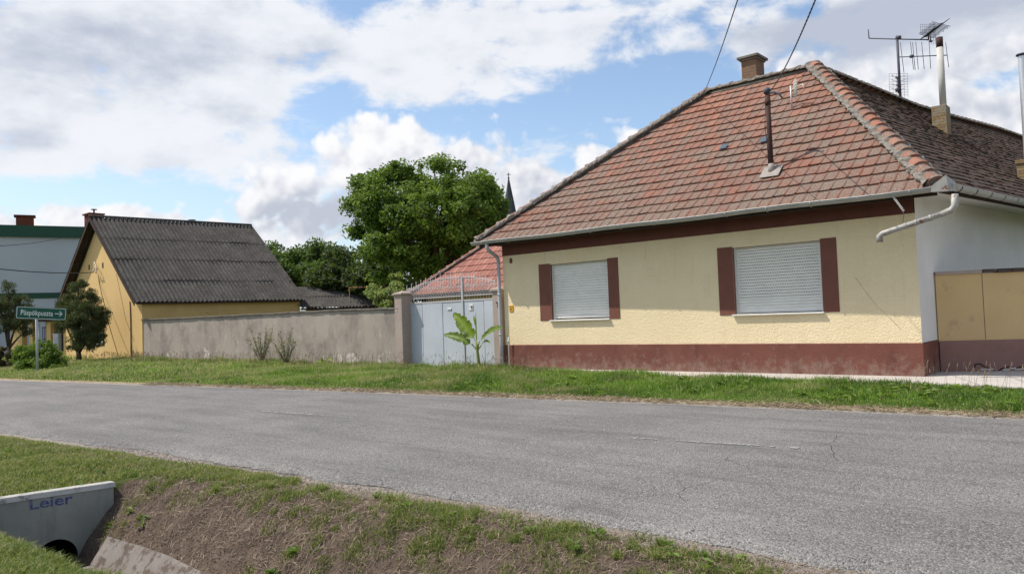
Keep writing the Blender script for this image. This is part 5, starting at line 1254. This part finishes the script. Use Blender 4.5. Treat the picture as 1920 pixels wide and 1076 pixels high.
# ------------------------------------------------------------------ foliage tools
def blades(name, P_, h, w, mat, lean=.5, cols=None, seed=0, curl=.5, dirs=None):
    r = np.random.default_rng(seed); n = len(P_); h = np.asarray(h)*np.ones(n); w = np.asarray(w)*np.ones(n)
    az = r.uniform(0, 2*np.pi, n) if dirs is None else dirs; ln = r.uniform(.1, 1, n)*lean
    d = np.stack([np.cos(az), np.sin(az), np.zeros(n)], 1); fa = r.uniform(0, 2*np.pi, n); s = np.stack([np.cos(fa), np.sin(fa), np.zeros(n)], 1)
    z = np.array([0, 0, 1.])
    mid = P_+d*(h*ln*.35)[:, None]+z*(h*.55)[:, None]; tip = P_+d*(h*ln*(1+curl*.3))[:, None]+z*(h*(1-.35*ln))[:, None]
    v = np.stack([P_-s*w[:, None]/2, P_+s*w[:, None]/2, mid+s*w[:, None]*.42, mid-s*w[:, None]*.42, tip+s*w[:, None]*.08, tip-s*w[:, None]*.08], 1).reshape(-1, 3)
    b = (np.arange(n)*6)[:, None]; q = np.concatenate([b+np.array([0, 1, 2, 3]), b+np.array([3, 2, 4, 5])], 0)
    if cols is None: cols = np.stack([r.random(n), np.zeros(n), np.zeros(n)], 1)
    c = np.repeat(cols, 6, 0); return raw_mesh(name, v, q, c, mat)
def leaves(P_, nrm, size, asp, r, cols, droop=0.):
    n = len(P_); t = r.normal(size=(n, 3)); t -= nrm*np.sum(t*nrm, 1)[:, None]; t[:, 2] -= droop; t /= np.linalg.norm(t, axis=1)[:, None]+1e-9
    s = np.cross(nrm, t); s /= np.linalg.norm(s, axis=1)[:, None]+1e-9; size = (np.asarray(size)*np.ones(n))[:, None]
    fold = nrm*size*.10
    v = np.stack([P_-t*size*.5, P_+s*size*asp*.5+fold, P_+t*size*.5, P_-s*size*asp*.5+fold], 1).reshape(-1, 3)
    q = (np.arange(n)*4)[:, None]+np.array([0, 1, 2, 3]); return v, q, np.repeat(cols, 4, 0)
def tree(name, base, label, cat, blobs, nleaf, leaf, mat, bark, trunk_r=.2, fork=.35, seed=1, asp=.5, cl=.35, group=None, clumps=None, upb=.3, extra_limbs=True, lean=(0, 0), droop=.1):
    """blobs: (dx, dy, z, rx, ry, rz) in metres about the base"""
    r = np.random.default_rng(seed); rr = random.Random(seed); base = np.array(base, float)
    T = thing(name, base, label, cat, group); tk = MB(); B = np.array(blobs, float)
    cz = (B[:, 2]*B[:, 3]).sum()/B[:, 3].sum(); top = max(b[2]+b[5]*.6 for b in blobs)
    fk = base+V(lean[0], lean[1], cz*fork*1.6 if False else top*fork)
    tk.tube([base-V(0, 0, .15), base+V(0, 0, .1), lerp(base, fk, .5)+V(.03, .02, 0), fk], [trunk_r*1.35, trunk_r*1.08, trunk_r*.92, trunk_r*.8], 10)
    vol = B[:, 3]*B[:, 4]*B[:, 5]; pr = vol/vol.sum(); nc = clumps or max(30, int(nleaf/110))
    ids = r.choice(len(B), nc, p=pr); dirs = r.normal(size=(nc, 3)); dirs /= np.linalg.norm(dirs, axis=1)[:, None]
    rad_ = r.uniform(.45, 1.0, nc)**.6
    C = base+np.stack([B[ids, 0], B[ids, 1], B[ids, 2]], 1)+dirs*B[ids, 3:6]*rad_[:, None]*r.uniform(.86, 1.12, (nc, 1))
    for b in blobs:
        c = base+V(b[0], b[1], b[2]); mid = lerp(fk, c, .5)+V(rr.uniform(-.2, .2), rr.uniform(-.2, .2), rr.uniform(0, .3))*b[3]*.4
        tk.tube([fk-V(0, 0, .1), mid, c], [trunk_r*.55, trunk_r*.36, trunk_r*.16], 7)
        for _ in range(5 if extra_limbs else 2):
            e = c+V(*r.normal(size=3))*V(b[3], b[4], b[5])*.42; tk.tube([lerp(mid, c, rr.uniform(.2, 1)), lerp(c, e, .6)+V(0, 0, .05*b[3]), e], [trunk_r*.2, trunk_r*.12, trunk_r*.05], 5)
    tk.build('trunk', bark, T)
    per = nleaf//nc; ci = np.repeat(np.arange(nc), per); n = len(ci)
    cs = (cl*r.uniform(.6, 1.35, nc))[ci]
    off = r.normal(size=(n, 3)); off /= np.linalg.norm(off, axis=1)[:, None]; off *= (r.random(n)**.45)[:, None]*cs[:, None]*np.array([1, 1, .75]); P_ = C[ci]+off
    P_ = P_[P_[:, 2] > base[2]+.03]; n = len(P_); ci = ci[:n]; off = off[:n]
    nr = off/(np.linalg.norm(off, axis=1)[:, None]+1e-6)*.6+r.normal(size=(n, 3))*.55+np.array([0, 0, upb]); nr /= np.linalg.norm(nr, axis=1)[:, None]
    col = np.stack([np.clip(r.normal(.42, .2, n)+(r.random(nc)[ci]-.5)*.4, 0, 1), np.clip(r.random(n)*1.6-1.35, 0, 1)*.6, np.zeros(n)], 1)
    v, q, c = leaves(P_, nr, leaf*r.uniform(.6, 1.25, n), asp, r, col, droop)
    raw_mesh('crown', v, q, c, mat, T); return T

# walnut behind the gate
def ground_at(px, t): p = atD(px, 640, t); return V(p[0], p[1], .05)
def wb(px, py, t, rx, ry_, base):            # a crown mass from where it stands at depth t
    c = atD(px, py, t); return (c[0]-base[0], c[1]-base[1], c[2]-base[2], rx/FPX*t, rx/FPX*t, ry_/FPX*t)
b0 = ground_at(812, 42)
tree('walnut_tree', b0, 'big bright green walnut tree with a rounded crown behind the gate', 'tree',
     [wb(*q, b0) for q in ((700, 375, 41, 48, 48), (755, 350, 42, 55, 46), (820, 338, 42.5, 58, 42), (880, 370, 41.5, 50, 44), (910, 390, 43, 38, 36), (820, 400, 40, 85, 60), (700, 440, 42, 46, 48), (760, 450, 40.5, 70, 55), (880, 430, 42, 70, 52), (820, 480, 42, 90, 50), (926, 430, 44, 34, 30), (685, 345, 42.5, 24, 20), (720, 500, 43, 40, 30), (838, 312, 42, 26, 16), (900, 335, 42, 26, 18), (948, 402, 43, 20, 20), (668, 395, 42, 22, 26), (955, 375, 43, 10, 9))],
     66000, .23, M['walnut'], M['bark'], .28, .3, 5, .5, .60, clumps=470, upb=.45)
b0 = ground_at(590, 50)
tree('garden_tree', b0, 'bushy green tree rising right beside the corrugated roof end', 'tree', [wb(*q, b0) for q in ((530, 495, 50, 40, 34), (580, 490, 51, 45, 36), (612, 500, 50, 40, 36), (560, 520, 49, 60, 30), (510, 475, 52, 22, 18), (600, 462, 50, 14, 12))],
     20000, .26, M['far_leaf'], M['bark_dark'], .18, .3, 6, .55, .6, group='garden trees behind the grey wall')
b0 = ground_at(650, 46)
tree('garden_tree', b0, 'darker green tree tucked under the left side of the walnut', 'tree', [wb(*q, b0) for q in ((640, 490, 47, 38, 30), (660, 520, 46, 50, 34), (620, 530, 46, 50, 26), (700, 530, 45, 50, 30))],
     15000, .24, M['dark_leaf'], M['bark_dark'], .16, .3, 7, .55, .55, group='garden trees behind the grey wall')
b0 = ground_at(690, 52)
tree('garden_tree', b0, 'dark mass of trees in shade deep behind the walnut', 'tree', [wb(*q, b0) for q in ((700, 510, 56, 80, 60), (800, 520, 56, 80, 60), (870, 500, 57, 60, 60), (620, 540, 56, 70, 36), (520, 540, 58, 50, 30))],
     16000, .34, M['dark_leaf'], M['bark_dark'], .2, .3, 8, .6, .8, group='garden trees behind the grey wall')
b0 = ground_at(733, 33)
tree('elder_shrub', b0, 'pale flowering shrub with creamy tips just behind the left gate pillar', 'shrub', [wb(*q, b0) for q in ((733, 548, 33, 24, 22), (718, 560, 33, 22, 16), (742, 526, 33.5, 14, 14), (705, 548, 34, 20, 9))],
     5000, .13, M['pale_leaf'], M['bark_dark'], .05, .4, 9, .6, .22)
b0 = ground_at(688, 49)
tree('garden_shrub', b0, 'low green shrub showing above the coping of the grey wall', 'shrub', [wb(*q, b0) for q in ((690, 562, 49, 26, 14), (712, 566, 49, 26, 16), (660, 550, 50, 20, 14))],
     7000, .2, M['far_leaf'], M['bark_dark'], .05, .4, 10, .6, .22)
k = MB(); a = atD(655, 540, 43.5); b_ = atD(722, 536, 43.5); k.tube([a, b_], .045, 6); k.tube([V(a[0], a[1], 0), a], .02, 6); k.tube([V(b_[0], b_[1], 0), b_], .02, 6)
tag(k.build('pipe_frame', M['rebar']), 'rusty horizontal pipe rail in the garden under the walnut', 'rail')
# conifers and hedges on the left
def gpt(px, t, z=.05): p = atD(px, 660, t); return V(p[0], p[1], z)
b0 = gpt(147, 36.5)
T_ = tree('thuja_tree', b0, 'dense dark thuja tree in front of the yellow gable', 'tree', [wb(*q, b0) for q in ((130, 585, 36.5, 20, 36), (160, 600, 36, 32, 40), (150, 555, 36.5, 24, 28), (147, 534, 36.5, 9, 14), (180, 600, 36.5, 20, 34), (195, 588, 36.5, 8, 14), (165, 635, 36, 28, 20), (118, 600, 37, 14, 26), (135, 645, 36.5, 10, 12), (175, 560, 36.5, 10, 14))],
     42000, .11, M['conifer'], M['bark_dark'], .13, .14, 12, .26, .21, clumps=420, upb=.1, extra_limbs=False, droop=-.6)
b0 = gpt(16, 38)
tree('thuja_tree', b0, 'sparse young thuja with bare lower branches at the left edge', 'tree', [wb(*q, b0) for q in ((16, 545, 38, 12, 20), (20, 570, 38, 24, 20), (45, 570, 38, 14, 16), (0, 580, 38, 18, 24), (35, 600, 38, 26, 18), (10, 605, 38, 22, 16), (50, 620, 38, 10, 12))],
     14000, .11, M['conifer'], M['bark_dark'], .11, .22, 13, .26, .22, clumps=150, upb=.1, droop=-.6)
b0 = gpt(72, 31)
tree('hedge_bush', b0, 'rounded leafy green bush behind the sign pole', 'bush', [wb(*q, b0) for q in ((50, 670, 31, 26, 22), (80, 665, 31, 30, 24), (100, 675, 31, 22, 20), (65, 684, 30.5, 36, 14), (95, 686, 30.5, 24, 12))],
     16000, .10, M['hedge'], M['bark_dark'], .05, .2, 14, .6, .16, clumps=260)
b0 = gpt(2, 33)
tree('hedge_bush', b0, 'low reddish-brown bush at the left edge of the photo', 'bush', [wb(*q, b0) for q in ((0, 668, 33, 22, 18), (-25, 668, 33, 26, 20), (10, 680, 33, 18, 10))],
     6000, .10, M['red_hedge'], M['bark_dark'], .05, .2, 15, .6, .16)
# oleander-like shrubs by the wall
def twig_shrub(base, h, spread, ns, label, seed):
    r = random.Random(seed); rn = np.random.default_rng(seed); T = thing('wiry_shrub', base, label, 'shrub', 'wiry shrubs along the grey wall')
    tk = MB(); LP = []
    for i in range(ns):
        a = r.uniform(0, 6.28); e = base+V((1 if i % 2 else -1)*spread*r.uniform(.1, 1), math.sin(a)*spread*.4*r.random(), h*r.uniform(.5, 1)); m = lerp(base, e, .5)+V(r.uniform(-.06, .06), 0, .05)
        tk.tube([base+V(r.uniform(-.05, .05), r.uniform(-.03, .03), 0), m, e], [.013, .009, .004], 5)
        for j in range(17):
            t = r.uniform(.3, 1.02); p = lerp(lerp(base, m, t), lerp(m, e, t), t); LP.append(p+V(r.uniform(-.07, .07), r.uniform(-.05, .05), r.uniform(-.05, .07)))
    tk.build('stem', M['bark'], T); P_ = np.array(LP); n = len(P_); nr = rn.normal(size=(n, 3)); nr /= np.linalg.norm(nr, axis=1)[:, None]
    v, q, c = leaves(P_, nr, .13, .24, rn, np.stack([rn.random(n), np.zeros(n), np.zeros(n)], 1), -.5); raw_mesh('foliage', v, q, c, M['oleander'], T)
q = atY(492, 684, -.5); twig_shrub(V(q[0], -.5, .06), 1.5, .95, 20, 'wiry grey-green shrub by the grey wall, taller and farther from the gate', 1)
q = atY(537, 685, -.55); twig_shrub(V(q[0], -.55, .06), 1.35, .75, 17, 'wiry grey-green shrub by the grey wall, nearer the gate', 2)

# banana plants
def banana_leaf(mb, base, tip, width, bend, twist, shade, seed, tear=.0):
    r = random.Random(seed); base = np.array(base, float); tip = np.array(tip, float); ax = tip-base; Lb = np.linalg.norm(ax); d = ax/Lb
    n = 22; rows = []; cols = []
    side = np.cross(d, V(*twist)); side /= np.linalg.norm(side); nn = np.cross(side, d)
    for i in range(n+1):
        t = i/n; c = base+ax*t+V(0, 0, bend*math.sin(math.pi*t)*Lb)
        w = width*(math.sin(math.pi*min(1, t**.8*.97+.03))**.62) if t > .10 else width*.05
        if t >= .999: w = .004
        for s_ in (-1, -.55, -.04, .04, .55, 1):
            k_ = 1-(.12*r.random() if abs(s_) == 1 else 0); tr = (0 if (abs(s_) < 1 or r.random() > tear) else -.35)
            rows.append(c+side*s_*w*.5*(k_+tr)+nn*(abs(s_)**1.3)*w*.17+V(0, 0, -.012*math.sin(i*1.7)*abs(s_)))
            cols.append((min(1, max(0, shade+r.uniform(-.12, .12)+(.4 if abs(s_) < .1 else 0))), 1. if (abs(s_) == 1 and r.random() < .25) else 0, 0))
    mb.add(rows, [(i*6+j, i*6+j+1, (i+1)*6+j+1, (i+1)*6+j) for i in range(n) for j in range(5)], cols, True)
by = -.75; bb = atY(899, 692, by); bz = .05
BN = thing('banana_plant', (bb[0], by, bz), 'small banana plant with broad leaves in front of the blue gate', 'plant')
def bp(px, py, dy=0.): return atY(px, py, by+dy)
tc_ = bp(894.5, 652)
k = MB(); k.tube([V(bb[0], by, bz-.05), V(bb[0], by, bz+.12), lerp(V(bb[0], by, bz), tc_, .6), tc_, bp(893, 640)], [.062, .05, .042, .034, .02], 10)
for a, b in (((894, 655), (885, 645)), ((895, 650), (891, 638)), ((896, 652), (899, 640)), ((896, 655), (903, 647))): k.tube([bp(*a), bp((a[0]+b[0])/2-.3, (a[1]+b[1])/2), bp(*b)], [.026, .018, .011], 6)
k.build('stem', M['banana_stem'], BN)
for (a, b, w_, be, tw, sh_, dy, te) in (((892.5, 640), (850, 587), .42, .06, (.3, -1, .3), .35, .0, .1), ((887, 648), (832, 628), .30, .08, (0, -.9, .7), .0, -.15, .15), ((898, 642), (943, 614), .32, .08, (0, -.8, .8), .05, -.1, .15),
                                        ((894, 645), (892, 586), .05, 0, (.2, -1, 0), .5, 0, 0), ((893, 612), (888, 591), .08, .0, (.2, -1, 0), .9, 0, .3), ((901, 650), (920, 643), .10, .2, (0, -.8, .8), .6, -.1, .3)):
    k = MB(); banana_leaf(k, bp(*a), bp(b[0], b[1], dy), w_, be, tw, sh_, int(b[0]), te); o = k.build('leaf', M['banana'], BN)
    ul = o.data.uv_layers.new(name='UVMap')
    for lp in o.data.loops: vi = lp.vertex_index; ul.data[lp.index].uv = ((vi//6)/22, (vi % 6)/5*.2)
b2 = atY(607, 688, -.5); BN2 = thing('banana_plant', (b2[0], -.5, .05), 'tiny banana seedling at the foot of the grey wall', 'plant')
for px, py, w_ in ((590, 681, .11), (627, 682, .12), (601, 670, .09), (613, 664, .07)):
    k = MB(); banana_leaf(k, V(b2[0], -.5, .12), atY(px, py, -.6), w_, .25, (0, -.7, .8), .7, px, .2); k.build('leaf', M['banana'], BN2)

# ------------------------------------------------------------------ grasses
def scatter(n, x0, x1, ylo, yhi, seed, dens=None):
    r = np.random.default_rng(seed); x = r.uniform(x0, x1, n*2); y = ylo(x)+(yhi(x)-ylo(x))*r.random(n*2)
    if dens is not None:
        kp = r.random(n*2) < dens(x, y); x, y = x[kp], y[kp]
    x, y = x[:n], y[:n]; return np.stack([x, y, ground_z(x, y)-.01], 1), r
def path_mask(x, y):        # keep grass off the slab
    fy = np.interp(x, [-.2, 3.2, 6.5, 8.5, 12.2, 20], [-.35, -.5, -1.0, -1.2, -1.52, -1.2]); return ~((x > -.3) & (y > fy-.02+.0))
def far_verge(n, x0, x1, seed, hmul=1., wmul=1.):
    def hi(x): return np.where(x > -.3, np.interp(x, [-.2, 3.2, 6.5, 8.5, 12.2, 20], [-.30, -.45, -.9, -1.12, -1.45, -1.1]), np.where(x > -3.4, -.2, -.03))
    P_, r = scatter(n, x0, x1, lambda x: far_edge(x)+.22, hi, seed, lambda x, y: np.clip((y-far_edge(x)-.15)/.5, 0, 1)*(.35+.9*fbm(x, y, .8, 3, 21))*(1-.93*np.exp(-((x+2.2)**2/.5+(y+.6)**2/.25))))
    s = P_[:, 1]-far_edge(P_[:, 0]); cl_ = fbm(P_[:, 0], P_[:, 1], .6, 3, 22)
    h = (.035+np.interp(P_[:, 0], [-30, -6, 2, 7], [.075, .09, .10, .075])*np.clip((s-.2)/np.where(P_[:, 0] < -8, 2.6, 1.4), 0, 1))*(.2+1.6*fbm(P_[:, 0], P_[:, 1], 2.2, 3, 27))*(.5+1.1*cl_)*r.uniform(.6, 1.3, len(P_))*hmul
    wl_ = np.exp(-((P_[:, 1]+.25)/.5)**2)*(P_[:, 0] < -.5); h *= 1+.45*wl_
    dry = np.clip(fbm(P_[:, 0], P_[:, 1], .9, 3, 23)*2.2-1.05, 0, 1)*.75+(r.random(len(P_)) < .06+.28*np.clip(1-s/.7, 0, 1)+.20*(P_[:, 0] < -6)+.08*(P_[:, 0] < 1))*.85
    col = np.stack([np.clip(r.normal(.45, .25, len(P_))+(fbm(P_[:, 0], P_[:, 1], .9, 3, 24)-.5)*1.5, 0, 1), np.clip(dry, 0, .9), np.zeros(len(P_))], 1)
    return P_, h, np.full(len(P_), .011*wmul), col
parts = [far_verge(60000, 2., 16, 31), far_verge(50000, -9, 2., 32, 1.05, 1.3), far_verge(42000, -26, -9, 33, 1.4, 2.1), far_verge(9000, -46, -26, 34, 1.5, 3.4)]
P_ = np.concatenate([p[0] for p in parts]); hh_ = np.concatenate([p[1] for p in parts]); ww = np.concatenate([p[2] for p in parts]); cc_ = np.concatenate([p[3] for p in parts])
tag(blades('verge_grass', P_, hh_, ww, M['grass'], .8, cc_, 41), 'long green grass verge between road and houses', 'grass', kind='stuff')
# seed heads
def heads(n, x0, x1, ylo, yhi, seed, h=(.25, .45)):
    P_, r = scatter(n, x0, x1, ylo, yhi, seed); m = len(P_); hh = r.uniform(*h, m); az = r.uniform(-.9, 2.2, m); ln = r.uniform(.05, .45, m)
    mb = MB()
    for p, q_, a_, l_ in zip(P_, hh, az, ln):
        t = p+V(math.cos(a_)*l_*q_, math.sin(a_)*l_*q_*.5, q_*.95); m_ = lerp(p, t, .6)+V(0, 0, .03)
        mb.tube([p, m_, t], [.0022, .002, .0016], 3, False, (r.random(), 0, 0)); e = t+(t-m_)/np.linalg.norm(t-m_)*.08; mb.tube([t-(t-m_)*.05, lerp(t, e, .5), e], [.003, .0075, .002], 4, False, (r.random(), 1, 0))
    return mb
hb = heads(170, 3, 13.5, lambda x: np.interp(x, [-.2, 3.2, 6.5, 8.5, 12.2, 20], [-1.2, -1.3, -1.5, -1.8, -2.1, -2]), lambda x: np.interp(x, [-.2, 3.2, 6.5, 8.5, 12.2, 20], [-.4, -.55, -1.0, -1.2, -1.52, -1.2]), 51)
h2 = heads(900, -26, 2.5, lambda x: x*0-2.2, lambda x: x*0-.15, 52, (.2, .48))
hb.add(h2.v, h2.f, h2.c); tag(hb.build('seeding_grass', M['seed']), 'scattered brown grass seed heads along the verge', 'grass', kind='stuff')
def weeds(n, x0, x1, ylo, yhi, seed, size):
    P_, r = scatter(n, x0, x1, ylo, yhi, seed, lambda x, y: np.clip(fbm(x, y, .9, 3, seed)*3-1.2, 0, 1)); out = []; cs = []; nr = []
    for p in P_:
        m = r.integers(5, 12); R = r.uniform(.5, 1.2)*size; a = r.uniform(0, 6.28, m); v = r.random()*.6
        for q in a: out.append(p+V(math.cos(q)*R*.5, math.sin(q)*R*.5, r.uniform(.02, .09)*size/.1)); nr.append(V(math.cos(q)*-.4, math.sin(q)*-.4, 1)+r.normal(size=3)*.2); cs.append((min(1, v+r.random()*.4), 1. if r.random() < .06 else 0, 0))
    nr = np.array(nr); nr /= np.linalg.norm(nr, axis=1)[:, None]; return leaves(np.array(out), nr, size, .42, r, np.array(cs))
vv, qq, cc = [], [], []; off = 0
for args in ((420, -26, 15, lambda x: far_edge(x)+.5, lambda x: np.minimum(x*0-.7, np.interp(x, [0, 8, 13], [-.7, -1.5, -1.9])), 55, .13), (90, HWX+.3, 13.5, lambda x: bank_edge(x)-1.1, lambda x: bank_edge(x)-.1, 56, .07), (130, .5, HWX, lambda x: bank_edge(x)-3., lambda x: bank_edge(x)-.2, 57, .06)):
    v, q, c = weeds(*args); vv.append(v); qq.append(q+off); cc.append(c); off += len(v)
tag(raw_mesh('weeds', np.concatenate(vv), np.concatenate(qq), np.concatenate(cc), M['hedge']), 'broad-leaved weeds among the grass', 'weeds', kind='stuff')
# mown grass, near left, and beyond the ditch
def lawn(n, x0, x1, ylo, yhi, seed, h=.05, w=.006, dryk=.25):
    P_, r = scatter(n, x0, x1, ylo, yhi, seed, lambda x, y: .35+1.0*fbm(x, y, .35, 3, seed)); m = len(P_)
    hh = h*(.45+1.1*fbm(P_[:, 0], P_[:, 1], .25, 3, 6))*r.uniform(.6, 1.3, m); dry = (r.random(m) < dryk*2*fbm(P_[:, 0], P_[:, 1], .5, 3, 9))*r.uniform(.4, .95, m)
    return P_, hh, np.full(m, w), np.stack([np.clip(r.normal(.5, .25, m), 0, 1), dry, np.zeros(m)], 1)
parts = [lawn(8000, HWX-.06, 7.6, lambda x: bank_edge(x)-np.interp(x, [HWX, 6.4, 7.6], [.66, .50, .15]), lambda x: bank_edge(x)-.0, 64, .055, .007, .5), lawn(75000, .2, HWX-.06, lambda x: np.minimum(bank_edge(x)-3.4, -15.3), lambda x: bank_edge(x)-.05, 61, .055, .0075, .42),
         lawn(9000, -8, .2, lambda x: bank_edge(x)-4, lambda x: bank_edge(x)-.35, 62, .07, .016),
         lawn(60000, HWX+.05, 11.5, lambda x: bank_edge(x)-3.6, lambda x: bank_edge(x)-2.12, 63, .07, .0065, .2)]
P_, hh_, ww, cc_ = [np.concatenate([p[i] for p in parts]) for i in range(4)]
tag(blades('mown_grass', P_, hh_, ww, M['lawn'], 1.1, cc_, 42), 'short mown grass over the culvert and near bank', 'grass', kind='stuff')
# tufts on the bank
def tufts(n, seed):
    r = np.random.default_rng(seed); out = []; hs = []; cs = []
    k = 0
    while k < n:
        x = r.uniform(HWX+.25, 14.5); t = r.triangular(.02, .16, .9) if k % 3 else r.uniform(.05, 1.15); y = bank_edge(x)-t
        dens = fbm(np.array([x]), np.array([y]), .8, 3, 77)[0]
        if r.random() > (dens*2.4-.85)+(.25 if t < .3 else 0): continue
        m = int(r.uniform(15, 110)); rr_ = r.uniform(.025, .13); a = r.uniform(0, 6.28, m); q = rr_*np.sqrt(r.random(m)); p = np.stack([x+q*np.cos(a)*1.3, y+q*np.sin(a)], 1)
        z = ground_z(p[:, 0], p[:, 1]); out.append(np.column_stack([p, z-.005])); hs.append(r.uniform(.03, .075)*r.uniform(.6, 1.3, m)); v = r.uniform(.2, .75); cs.append(np.stack([np.clip(r.normal(v, .2, m), 0, 1), (r.random(m) < .28)*r.uniform(.4, 1, m), np.zeros(m)], 1)); k += 1
    return np.concatenate(out), np.concatenate(hs), np.concatenate(cs)
P_, hh_, cc_ = tufts(430, 71)
tag(blades('bank_tufts', P_, hh_, .006, M['lawn'], 1.3, cc_, 43), 'tufts of grass on the bare ditch bank', 'grass', kind='stuff')
# straw litter lying on the bank and along both road edges
def litter(n, x0, x1, ylo, yhi, seed, lmin=.02, lmax=.09, w=.0030):
    P_, r = scatter(n, x0, x1, ylo, yhi, seed, lambda x, y: .2+1.1*fbm(x, y, .5, 3, seed+2)**2*1.3); m = len(P_); P_[:, 2] += .016; a = r.uniform(0, 6.28, m); Ls_ = r.uniform(lmin, lmax, m)
    d = np.stack([np.cos(a), np.sin(a), r.normal(0, .22, m)], 1)*Ls_[:, None]; Q = P_+d; Q[:, 2] = np.maximum(ground_z(Q[:, 0], Q[:, 1])+.008, P_[:, 2]+d[:, 2]); mid = (P_+Q)/2; mid[:, 2] += .008
    s = np.stack([-np.sin(a), np.cos(a), r.normal(0, .5, m)], 1)*w*.5
    v = np.stack([P_-s, P_+s, mid+s, mid-s, Q+s*.4, Q-s*.4], 1).reshape(-1, 3); b = (np.arange(m)*6)[:, None]
    return v, np.concatenate([b+np.array([0, 1, 2, 3]), b+np.array([3, 2, 4, 5])], 0), np.repeat(np.stack([r.random(m), (r.random(m) < .3)*.8, np.zeros(m)], 1), 6, 0)
vs, qs, cs = [], [], []; off = 0
for args in ((15000, HWX+.05, 15, lambda x: bank_edge(x)-1.2, lambda x: bank_edge(x)-.05, 81), (6000, HWX, 15, lambda x: bank_edge(x)-.35, lambda x: bank_edge(x)+.05, 82), (9000, -8, 15, lambda x: far_edge(x)+.08, lambda x: far_edge(x)+.5, 83, .05, .15, .008), (4000, 0, HWX, lambda x: bank_edge(x)-.5, lambda x: bank_edge(x)-.15, 84)):
    v, q, c = litter(*args); vs.append(v); qs.append(q+off); cs.append(c); off += len(v)
tag(raw_mesh('straw_litter', np.concatenate(vs), np.concatenate(qs), np.concatenate(cs), M['straw']), 'dry straw and cut stalks strewn on the verge edges', 'litter', kind='stuff')
# crumbs of gravel along the near road edge, clods on the bank
def crumbs(n, x0, x1, ylo, yhi, smin, smax, seed):
    P_, r = scatter(n, x0, x1, ylo, yhi, seed); m = len(P_); s = r.uniform(smin, smax, m)**1.; base = np.array([(1, 0, 0), (-1, 0, 0), (0, 1, 0), (0, -1, 0), (0, 0, 1), (0, 0, -1)], float)
    v = (P_[:, None, :]+base[None]*s[:, None, None]*r.uniform(.6, 1.2, (m, 6, 1)))+np.array([0, 0, .012]); f_ = np.array([(0, 2, 4), (2, 1, 4), (1, 3, 4), (3, 0, 4), (2, 0, 5), (1, 2, 5), (3, 1, 5), (0, 3, 5)])
    q = ((np.arange(m)*6)[:, None, None]+f_[None]).reshape(-1, 3); return v.reshape(-1, 3), q, np.zeros((m*6, 3))
v, q, c = crumbs(5000, 3, 15, lambda x: bank_edge(x)-.16, lambda x: bank_edge(x)+.24, .003, .013, 91)
M['grit'] = simple('dusty_grit', (.30, .26, .23), (.20, .17, .15), 9, 1., 60, .5)
tag(raw_mesh('gravel', v, q, c, M['grit']), 'loose pale gravel along the broken road edge', 'gravel', kind='stuff')
M['clod'] = simple('dark_soil_clods', (.10, .075, .058), (.19, .145, .11), 9, 1., 60, .5)
v, q, c = crumbs(16000, HWX+.1, 15, lambda x: bank_edge(x)-1.15, lambda x: bank_edge(x)-.08, .002, .011, 92)
tag(raw_mesh('soil_clods', v, q, c, M['clod']), 'crumbled dark soil clods on the ditch bank', 'soil', kind='stuff')
